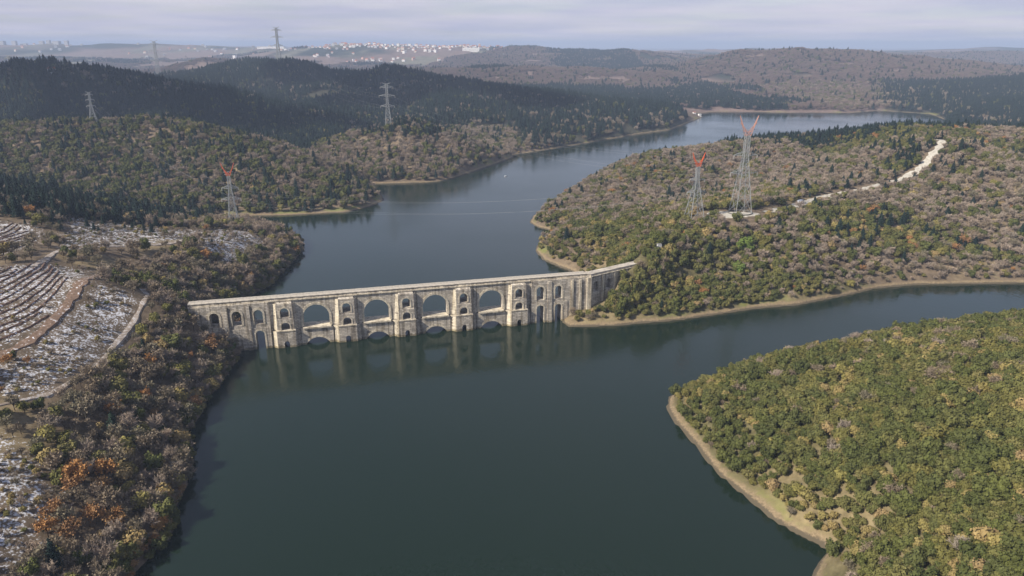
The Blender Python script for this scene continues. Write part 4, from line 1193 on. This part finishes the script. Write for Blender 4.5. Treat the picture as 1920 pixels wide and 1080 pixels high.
def gz(x, y): return float(ground_z(x, y))
def lone(kind, x, y, s, h, label, name, var=0, rot=0.7):
    return plant(kind, var, x, y, gz(x, y), s, h, rot, label, None, name)
lone('twig', 86.3, 117.5, 2.9, 3.0, 'pale grey leafless tree standing out in the bottom right corner', 'bare_tree', 1)
lone('lime', 111.6, 338.4, 4.0, 4.4, 'bright yellow green tree below the tallest pylon', 'fresh_green_tree')
lone('lime', 104.5, 321.0, 3.2, 3.6, 'smaller bright green tree lower down the slope below the pylons', 'fresh_green_tree', 0, 2.1)
lone('gold', 57.2, 336.0, 2.6, 2.2, 'golden yellow bush behind the far end of the aqueduct', 'golden_bush')
lone('gold', 54.5, 332.0, 1.9, 1.8, 'small golden bush between the aqueduct channel and the larger golden one', 'golden_bush', 0, 1.9)
lone('lime', -104.8, 252.3, 2.2, 2.2, 'vivid green bush against the aqueduct near its buried end', 'green_bush', 0, 3.0)
lone('yellow', -105.6, 246.5, 3.2, 3.2, 'ochre tree in front of the buried end of the aqueduct', 'ochre_tree', 0, 3.0)

# ------------------------------------------------------------------ pylons and wires
M_STEEL = plain_mat('galvanised_steel', (0.27, 0.28, 0.28), 0.6, 0.4, 0.15, 0.5)
M_ORANGE = plain_mat('warning_orange_paint', (0.55, 0.11, 0.04), 0.6, 0.3, 0.12, 0.5)
M_PALEORANGE = plain_mat('faded_orange_paint', (0.46, 0.24, 0.18), 0.6, 0.3, 0.15, 0.5)
M_CONC = plain_mat('concrete', (0.36, 0.35, 0.32), 0.9, 0.2, 0.2, 1.0)
TIPS = {}
def pylon(key, loc, H, label, style, rz, foot=None, member=0.30, headmat=None):
    t = empty('pylon', (loc[0], loc[1], gz(loc[0], loc[1])), rz)
    tag(t, label, 'pylon', 'steel lattice pylons')
    hw0 = foot or H * 0.085
    waist = 0.60 * H; hw1 = H * 0.022; htop = (0.80 if style == 'horn' else 0.97) * H
    def hw(z): return hw0 + (hw1 - hw0) * min(z / waist, 1.0) ** 0.9
    lv = [0.0]
    while lv[-1] < htop - 0.5:
        lv.append(min(htop, lv[-1] + max(2.0 * hw(lv[-1]) * 0.95, H * 0.045)))
    cor = [(-1, -1), (1, -1), (1, 1), (-1, 1)]
    for a, b_ in cor:
        mb = MB()
        for z0, z1 in zip(lv, lv[1:]): mb.bar((a * hw(z0), b_ * hw(z0), z0 - (1.5 if z0 == 0 else 0)), (a * hw(z1), b_ * hw(z1), z1), member)
        mb.build('leg', M_STEEL, t)
    for f in range(4):
        mb = MB(); c0_, c1_ = cor[f], cor[(f + 1) % 4]
        for z0, z1 in zip(lv, lv[1:]):
            P = lambda c, z: (c[0] * hw(z), c[1] * hw(z), z)
            mb.bar(P(c0_, z0), P(c1_, z1), member * 0.45); mb.bar(P(c1_, z0), P(c0_, z1), member * 0.45); mb.bar(P(c0_, z1), P(c1_, z1), member * 0.45)
        mb.build('bracing', M_STEEL, t)
    tips = []
    arms = {'horn': [(0.42, 0.145), (0.60, 0.125)], 'arms': [(0.50, 0.15), (0.72, 0.17), (0.90, 0.14)], 'small': [(0.55, 0.13), (0.74, 0.12), (0.90, 0.1)]}[style]
    for zf, lf in arms:
        z = zf * H; ln = lf * H
        for sg in (-1, 1):
            mb = MB(); w = hw(z)
            tip = (sg * ln, 0, z + 0.01 * H)
            for yy in (-1, 1):
                mb.bar((sg * w, yy * w, z), tip, member * 0.75); mb.bar((sg * w, yy * w, z + 0.045 * H), tip, member * 0.65)
                for q in (0.3, 0.6):
                    mb.bar((sg * (w + (ln - w) * q), yy * w * (1 - q), z + 0.01 * H * q), (sg * (w + (ln - w) * (q - 0.2)), yy * w * (1 - q + 0.2), z + 0.045 * H * (1 - q + .2)), member * 0.5)
            arm = mb.build('cross_arm', M_STEEL, t)
            mb = MB(); mb.bar(tip, (tip[0], 0, tip[2] - 0.04 * H), 0.28); mb.build('insulator', M_CONC, arm)
            tips.append((tip[0], 0, tip[2] - 0.04 * H))
    if style == 'horn':
        # V-shaped head painted for aircraft
        for sg in (-1, 1):
            mb = MB(); w = hw(htop)
            for yy in (-1, 1):
                mb.bar((sg * w, yy * w, htop), (sg * 0.10 * H, 0, H), member)
                mb.bar((-sg * w, yy * w, htop), (sg * 0.085 * H, yy * 0.3, htop + 0.13 * H), member * 0.8)
                for q in (0.25, 0.5, 0.75):
                    mb.bar((sg * (w + (0.10 * H - w) * q), yy * w * (1 - q), htop + (H - htop) * q), (-sg * w + sg * (0.085 * H + w) * q, yy * w * (1 - q), htop + 0.13 * H * q), member * 0.6)
            mb.build('horn', headmat or M_ORANGE, t)
            tips.append((sg * 0.10 * H, 0, H))
        mb = MB(); mb.bar((-0.075 * H, 0, htop + 0.06 * H), (0.075 * H, 0, htop + 0.06 * H), member); mb.bar((-0.06 * H, 0, htop + 0.02 * H), (0.06 * H, 0, htop + 0.02 * H), member)
        mb.build('head_beam', M_STEEL, t)
    else:
        for sg in (-1, 1):
            mb = MB()
            mb.bar((sg * hw1, 0, htop), (sg * 0.095 * H, 0, H), member * 0.8); mb.bar((-sg * hw1, 0, htop), (sg * 0.095 * H, 0, H), member * 0.6)
            mb.build('peak_arm', M_STEEL, t)
            tips.append((sg * 0.095 * H, 0, H))
    M = Matrix.Translation(t.location) @ Matrix.Rotation(rz, 4, 'Z')
    TIPS[key] = [M @ Vector(p) for p in tips]
    for a, b_ in cor:
        mb = MB(); mb.box(a * hw0 - 0.7, a * hw0 + 0.7, b_ * hw0 - 0.7, b_ * hw0 + 0.7, -1.6, 0.45); mb.build('footing', M_CONC, t)
    return t
pylon('A', (93.6, 368), 34.5, 'shorter lattice pylon with solid orange head on the peninsula', 'horn', 0.25, 4.2, 0.24)
pylon('B', (120.1, 378), 50.5, 'tallest lattice pylon on the peninsula, standing in the gravel clearing', 'horn', 0.15, 4.6, 0.24, M_PALEORANGE)
pylon('C', (-119.7, 722), 44, 'grey three-armed pylon on the knoll across the lake', 'arms', 0.1, 3.4, 0.34)
pylon('D', (-363.3, 648), 27, 'small grey pylon among trees on the hill at the left', 'small', 0.3, 3.2, 0.30)
pylon('E', (-165.3, 425), 37, 'lattice pylon with orange head on the spit by the inlet', 'horn', 0.2, 3.0, 0.26)
pylon('F', (-456.5, 1500), 70, 'big grey pylon rising against the sky on the dark ridge', 'arms', 0.0, 5.0, 0.7)
pylon('G', (-789.6, 1700), 88, 'far pylon whose forked top shows above the horizon', 'arms', 0.0, 5.0, 0.5)
pylon('H', (-787.8, 1200), 46, 'faint pylon above the pine ridge at the left edge', 'arms', 0.0, 4.0, 0.7)
M_WIRE = plain_mat('aluminium_wire', (0.26, 0.265, 0.27), 0.6, 0.2, 0.05, 0.1)
def wire(a, b_, sag, label, group, rad):
    V, F = [], []
    N = 40
    pts = [a.lerp(b_, k / N) + Vector((0, 0, -4 * sag * (k / N) * (1 - k / N))) for k in range(N + 1)]
    side = (b_ - a).cross(Vector((0, 0, 1))).normalized()
    for p in pts:
        V += [p + side * rad, p + Vector((0, 0, rad)), p - side * rad, p - Vector((0, 0, rad))]
    for k in range(N):
        for j in range(4): F.append((4 * k + j, 4 * k + (j + 1) % 4, 4 * k + 4 + (j + 1) % 4, 4 * k + 4 + j))
    tag(mesh_obj('power_line', V, F, M_WIRE), label, 'wire', group)
for pa, pb, sag, nm, rad, idx in (('E', 'A', 9, 'over the lake between the two orange headed pylons', 0.022, range(4)),
                                 ('B', 'C', 13, 'over the lake between the tallest pylon and the knoll pylon', 0.022, range(4)),
                                 ('C', 'F', 22, 'between the knoll pylon and the ridge pylon', 0.03, range(4)),
                                 ('D', 'E', 8, 'between the small left pylon and the spit pylon', 0.022, range(4))):
    for i in idx:
        ta, tb = TIPS[pa][i], TIPS[pb][i]
        wire(ta, tb, sag, 'thin conductor wire hanging ' + nm, 'wires ' + nm, rad)
# low round plinth of the tallest pylon
pv = []
for r, zz in ((6.6, -0.5), (6.4, 0.75), (5.9, 0.75), (5.9, 0.35)):
    pv += [(r * math.cos(k * math.pi / 12), r * math.sin(k * math.pi / 12), zz) for k in range(24)]
pf = [(24 * q + k, 24 * q + (k + 1) % 24, 24 * q + 24 + (k + 1) % 24, 24 * q + 24 + k) for q in range(3) for k in range(24)]
pl = mesh_obj('plinth_kerb', pv, pf, plain_mat('weathered_kerb', (0.13, 0.125, 0.11), 0.9, 0.2, 0.3, 0.8))
pl.location = (120.1, 378, YARD_Z + 0.1)
tag(pl, 'dark round kerb ringing the foot of the tallest pylon', 'kerb')

# ------------------------------------------------------------------ buildings
M_WHITE = plain_mat('white_render', (0.78, 0.76, 0.73), 0.8, 0.2, 0.06, 0.05)
M_CREAM = plain_mat('cream_render', (0.66, 0.58, 0.47), 0.8, 0.2, 0.06, 0.05)
M_PINK = plain_mat('salmon_render', (0.62, 0.42, 0.34), 0.8, 0.2, 0.06, 0.05)
M_GREYW = plain_mat('grey_render', (0.45, 0.44, 0.45), 0.8, 0.2, 0.06, 0.05)
M_TILE = plain_mat('red_roof_tiles', (0.36, 0.13, 0.075), 0.85, 0.2, 0.2, 0.4)
M_SLATE = plain_mat('grey_roof', (0.30, 0.29, 0.29), 0.85, 0.2, 0.2, 0.4)
M_PANE = plain_mat('dark_window', (0.05, 0.06, 0.07), 0.2, 0.5, 0.1, 0.5)
def house_mesh(w, d, h, rh, wall, roof, flat=False):
    mb = MB(); mb.box(-w / 2, w / 2, -d / 2, d / 2, -4, h)
    nw = len(mb.f)
    if flat:
        mb.box(-w / 2 - 0.3, w / 2 + 0.3, -d / 2 - 0.3, d / 2 + 0.3, h + 0.01, h + 0.8)
    else:
        e = 0.6
        V = [(-w / 2 - e, -d / 2 - e, h - 0.1), (w / 2 + e, -d / 2 - e, h - 0.1), (w / 2 + e, d / 2 + e, h - 0.1), (-w / 2 - e, d / 2 + e, h - 0.1), (-w / 2 + d * .25, 0, h + rh), (w / 2 - d * .25, 0, h + rh)]
        mb.add(V, [(0, 1, 5, 4), (1, 2, 5), (2, 3, 4, 5), (3, 0, 4), (3, 2, 1, 0)])
    nr = len(mb.f)
    # rows of windows on the long sides
    fl = max(1, int(h // 3.2)); nwin = max(2, int(w // 3.5))
    for sgn in (-1, 1):
        for f in range(fl):
            for k in range(nwin):
                cx = -w / 2 + (k + 0.5) * w / nwin; cz = 1.7 + f * 3.2
                y0 = sgn * (d / 2 + 0.03)
                q = [(cx - 0.6, y0, cz - 0.7), (cx + 0.6, y0, cz - 0.7), (cx + 0.6, y0, cz + 0.7), (cx - 0.6, y0, cz + 0.7)]
                mb.add(q, [(0, 1, 2, 3) if sgn < 0 else (3, 2, 1, 0)])
    me = bpy.data.meshes.new('house')
    me.from_pydata(mb.v, [], mb.f)
    for m in (wall, roof, M_PANE): me.materials.append(m)
    me.polygons.foreach_set('material_index', [0] * nw + [1] * (nr - nw) + [2] * (len(mb.f) - nr))
    return me
HM = [house_mesh(13, 10, 7, 3, M_WHITE, M_TILE), house_mesh(16, 11, 10, 3, M_WHITE, M_TILE), house_mesh(14, 12, 12, 0, M_WHITE, M_SLATE, True),
      house_mesh(12, 10, 6.5, 3, M_CREAM, M_TILE), house_mesh(18, 12, 11, 3, M_CREAM, M_TILE), house_mesh(13, 11, 9, 3, M_PINK, M_TILE), house_mesh(15, 11, 8, 3, M_GREYW, M_SLATE)]
HLAB = ['white cottage with a red roof', 'tall white house with a red roof', 'white flat roofed block', 'cream cottage with a red roof', 'cream apartment house with a red roof', 'salmon pink house with a red roof', 'grey house with a grey roof']
rh = random.Random(12)
def put_house(x, y, i, label, group, sc=1.0, rz=None):
    o = bpy.data.objects.new('house', HM[i]); COL.objects.link(o)
    o.location = (x, y, gz(x, y)); o.rotation_euler = (0, 0, rh.uniform(-0.5, 0.5) if rz is None else rz); o.scale = (sc,) * 3
    return tag(o, label, 'house', group)
placed = []
tries = 0
while len(placed) < 230 and tries < 6000:
    tries += 1
    if rh.random() < 0.72: x = max(-1150, min(-30, rh.gauss(-520, 290))); y = rh.gauss(3880, 80)
    else: x = rh.uniform(-900, -20); y = rh.uniform(3250, 3850)
    if any(abs(x - a) < 14 and abs(y - b_) < 14 for a, b_ in placed): continue
    if y < 3800 and vnoise(np.array([x / 120]), np.array([y / 160]), 90)[0] < 0.45: continue
    placed.append((x, y))
    i = rh.choices(range(7), [5, 5, 4, 3, 2, 2, 2])[0]
    put_house(x, y, i, HLAB[i] + (', crest' if y > 3800 else ', slope') + ' of the hilltop town, ' + ('left' if x < -680 else 'middle' if x < -380 else 'right') + ' part', 'houses of the hilltop town', rh.uniform(0.65, 1.05))
k = 0
while k < 55:
    x = rh.uniform(-3400, -1250); y = rh.uniform(3300, 4850)
    if abs(x) > 0.78 * y or vnoise(np.array([x / 300]), np.array([y / 300]), 91)[0] < 0.45: continue
    k += 1
    i = rh.choices(range(7), [2, 2, 2, 2, 2, 1, 7])[0]
    put_house(x, y, i, HLAB[i] + ' in fields left of the hilltop town', 'scattered houses on the far plain', rh.uniform(0.7, 1.15))
HALL = house_mesh(78, 22, 16, 3, M_WHITE, M_WHITE, True)
o = bpy.data.objects.new('warehouse', HALL); COL.objects.link(o); o.location = (-190, 3560, gz(-190, 3560)); tag(o, 'long white warehouse at the right end of the hilltop town', 'warehouse')
HALL2 = house_mesh(150, 26, 9, 3, M_WHITE, M_SLATE, True)
o = bpy.data.objects.new('warehouse', HALL2); COL.objects.link(o); o.location = (-1330, 4250, gz(-1330, 4250)); tag(o, 'long low white shed on the horizon beside the big ridge pylon', 'warehouse')
TOWER = house_mesh(30, 24, 34, 0, M_GREYW, M_SLATE, True)
for k in range(9):
    x = -3250 + k * 62 + rh.uniform(-15, 15); y = 4780 + rh.uniform(-40, 40)
    o = bpy.data.objects.new('apartment_block', TOWER); COL.objects.link(o); o.location = (x, y, gz(x, y) - rh.uniform(0, 12)); o.scale = (rh.uniform(0.7, 1.2),) * 2 + (rh.uniform(0.6, 1.0),)
    tag(o, 'hazy grey apartment block on the horizon at the left edge', 'apartment block', 'apartment blocks on the far left horizon')
def lone_house(x, y, i, label, sc=1.0, rz=0.0):
    o = put_house(x, y, i, label, None, sc, rz); return o
lone_house(-569.4, 944, 0, 'white house alone at the top of the dark pine ridge', 0.7, 0.3)
lone_house(300, 1196, 2, 'small white building on the tip of the dark headland by the lake', 0.3, 0.3)
lone_house(292, 1200, 0, 'white cottage beside the building on the dark headland tip', 0.32, 0.3)
lone_house(66.5, 320.5, 2, 'little white hut where the aqueduct enters the wood', 0.15, 0.4)

# ------------------------------------------------------------------ van on the hill road and boat on the lake
M_VAN = plain_mat('white_car_paint', (0.80, 0.80, 0.80), 0.35, 0.5, 0.02, 1)
M_TYRE = plain_mat('black_rubber', (0.02, 0.02, 0.02), 0.8, 0.2, 0.1, 4)
van = empty('parked_van', (162.5, 405.5, gz(162.5, 405.5) + 0.36), 0.75)
tag(van, 'white van parked on the gravel road behind the tallest pylon', 'van')
side = [(-2.5, 0.35), (2.45, 0.35), (2.5, 0.95), (1.75, 1.15), (1.25, 2.05), (-2.4, 2.1), (-2.5, 1.6)]
V = [(a, -0.95, z) for a, z in side] + [(a, 0.95, z) for a, z in side]
n7 = len(side)
F = [tuple(range(n7)), tuple(reversed(range(n7, 2 * n7)))] + [(i + n7, (i + 1) % n7 + n7, (i + 1) % n7, i) for i in range(n7)]
mesh_obj('body', V, F, M_VAN, van)
for sx in (-1.55, 1.5):
    for sy in (-0.88, 0.88):
        bm = bmesh.new(); bmesh.ops.create_cone(bm, cap_ends=True, segments=12, radius1=0.35, radius2=0.35, depth=0.26, matrix=Matrix.Translation((sx, sy, 0.35)) @ Matrix.Rotation(R(90), 4, 'X'))
        me = bpy.data.meshes.new('wheel'); bm.to_mesh(me); bm.free(); me.materials.append(M_TYRE)
        w = bpy.data.objects.new('wheel', me); COL.objects.link(w); w.parent = van
mesh_obj('windscreen', [(1.74, -0.8, 1.22), (1.74, 0.8, 1.22), (1.32, 0.75, 1.98), (1.32, -0.75, 1.98)], [(0, 1, 2, 3)], M_PANE, van)
for sy in (-0.96, 0.96): mesh_obj('side_window', [(0.2, sy, 1.25), (1.35, sy, 1.25), (1.1, sy, 1.9), (0.2, sy, 1.9)], [(0, 1, 2, 3)], M_PANE, van)

boat = empty('small_boat', (-5.6, 641.4, 0.0), 0.6)
boat.scale = (0.55, 0.55, 0.55)
tag(boat, 'tiny white boat alone on the open lake', 'boat')
hull = [(-2.2, 0.75), (-1, 1.0), (0.8, 0.9), (2.4, 0.0), (0.8, -0.9), (-1, -1.0), (-2.2, -0.75)]
V = [(a, q, 0.75) for a, q in hull] + [(a * 0.85, q * 0.6, -0.2) for a, q in hull]
n7 = len(hull)
mesh_obj('hull', V, [tuple(reversed(range(n7)))[::-1], tuple(range(n7, 2 * n7))] + [(i, (i + 1) % n7, (i + 1) % n7 + n7, i + n7) for i in range(n7)], M_VAN, boat)
mb = MB(); mb.hexa([(-1.2, -0.6, 0.75), (0.5, -0.6, 0.75), (0.5, 0.6, 0.75), (-1.2, 0.6, 0.75)], [(-1.1, -0.5, 1.7), (0.1, -0.5, 1.7), (0.1, 0.5, 1.7), (-1.1, 0.5, 1.7)]); mb.build('cabin', M_VAN, boat)

# ------------------------------------------------------------------ unseen cumulus clouds, added towards the sun to shade the left hills
M_CLOUD, n, l, b = new_mat('cloud', 1.0, 0.0)
b.inputs['Base Color'].default_value = (0.88, 0.88, 0.9, 1)
ICO3 = ico(3)
def cloud(x, y, z, rx, ry, ang, seed, lumps):
    rnd = random.Random(seed)
    V, F = [], []
    ca, sa = math.cos(ang), math.sin(ang)
    for k in range(lumps):
        t = rnd.uniform(-1, 1); q = rnd.gauss(0, 0.4)
        cx, cy = t * rx, q * ry * math.sqrt(max(0.1, 1 - t * t))
        r = rnd.uniform(0.28, 0.55) * ry * (1.15 - 0.5 * abs(t))
        n0 = len(V)
        ph = [rnd.uniform(0, 6.28) for _ in range(3)]
        for v in ICO3[0]:
            w = 1 + 0.13 * math.sin(5 * v.x + ph[0]) * math.sin(6 * v.y + ph[1]) + 0.07 * math.sin(11 * v.z + 9 * v.x + ph[2])
            vx, vy, vz = cx + v.x * r * w, cy + v.y * r * w, v.z * r * w * (0.75 if v.z > 0 else 0.22)
            V.append((ca * vx - sa * vy, sa * vx + ca * vy, vz))
        F += [tuple(i + n0 for i in f) for f in ICO3[1]]
    o = mesh_obj('cloud', V, F, M_CLOUD, None, True)
    o.location = (x, y, z)
    tag(o, 'unseen white cumulus cloud added to shade the pine ridges', 'cloud', 'clouds', 'stuff')
_off = 1150 / math.tan(SUN_EL)
def cloud_for(x, y, *a): cloud(x + math.cos(SUN_AZ) * _off, y + math.sin(SUN_AZ) * _off, 1200, *a)
cloud_for(-560, 930, 330, 135, -0.25, 3, 26)
cloud_for(-170, 1275, 280, 150, -0.62, 8, 24)

# ------------------------------------------------------------------ haze
m_haze = bpy.data.materials.new('haze'); m_haze.use_nodes = True
hn, hl = m_haze.node_tree.nodes, m_haze.node_tree.links
hn.clear()
ho = hn.new('ShaderNodeOutputMaterial'); hv = hn.new('ShaderNodeVolumePrincipled')
hv.inputs['Color'].default_value = (0.55, 0.67, 0.90, 1)
hv.inputs['Density'].default_value = 1.65e-4
hv.inputs['Anisotropy'].default_value = 0.0
hl.new(hv.outputs[0], ho.inputs['Volume'])
mb = MB(); mb.box(-12500, 12500, -420, 18400, -16, 170)
hz = mb.build('haze', m_haze)
tag(hz, 'thin bluish haze over the lake and hills', 'haze', kind='stuff')
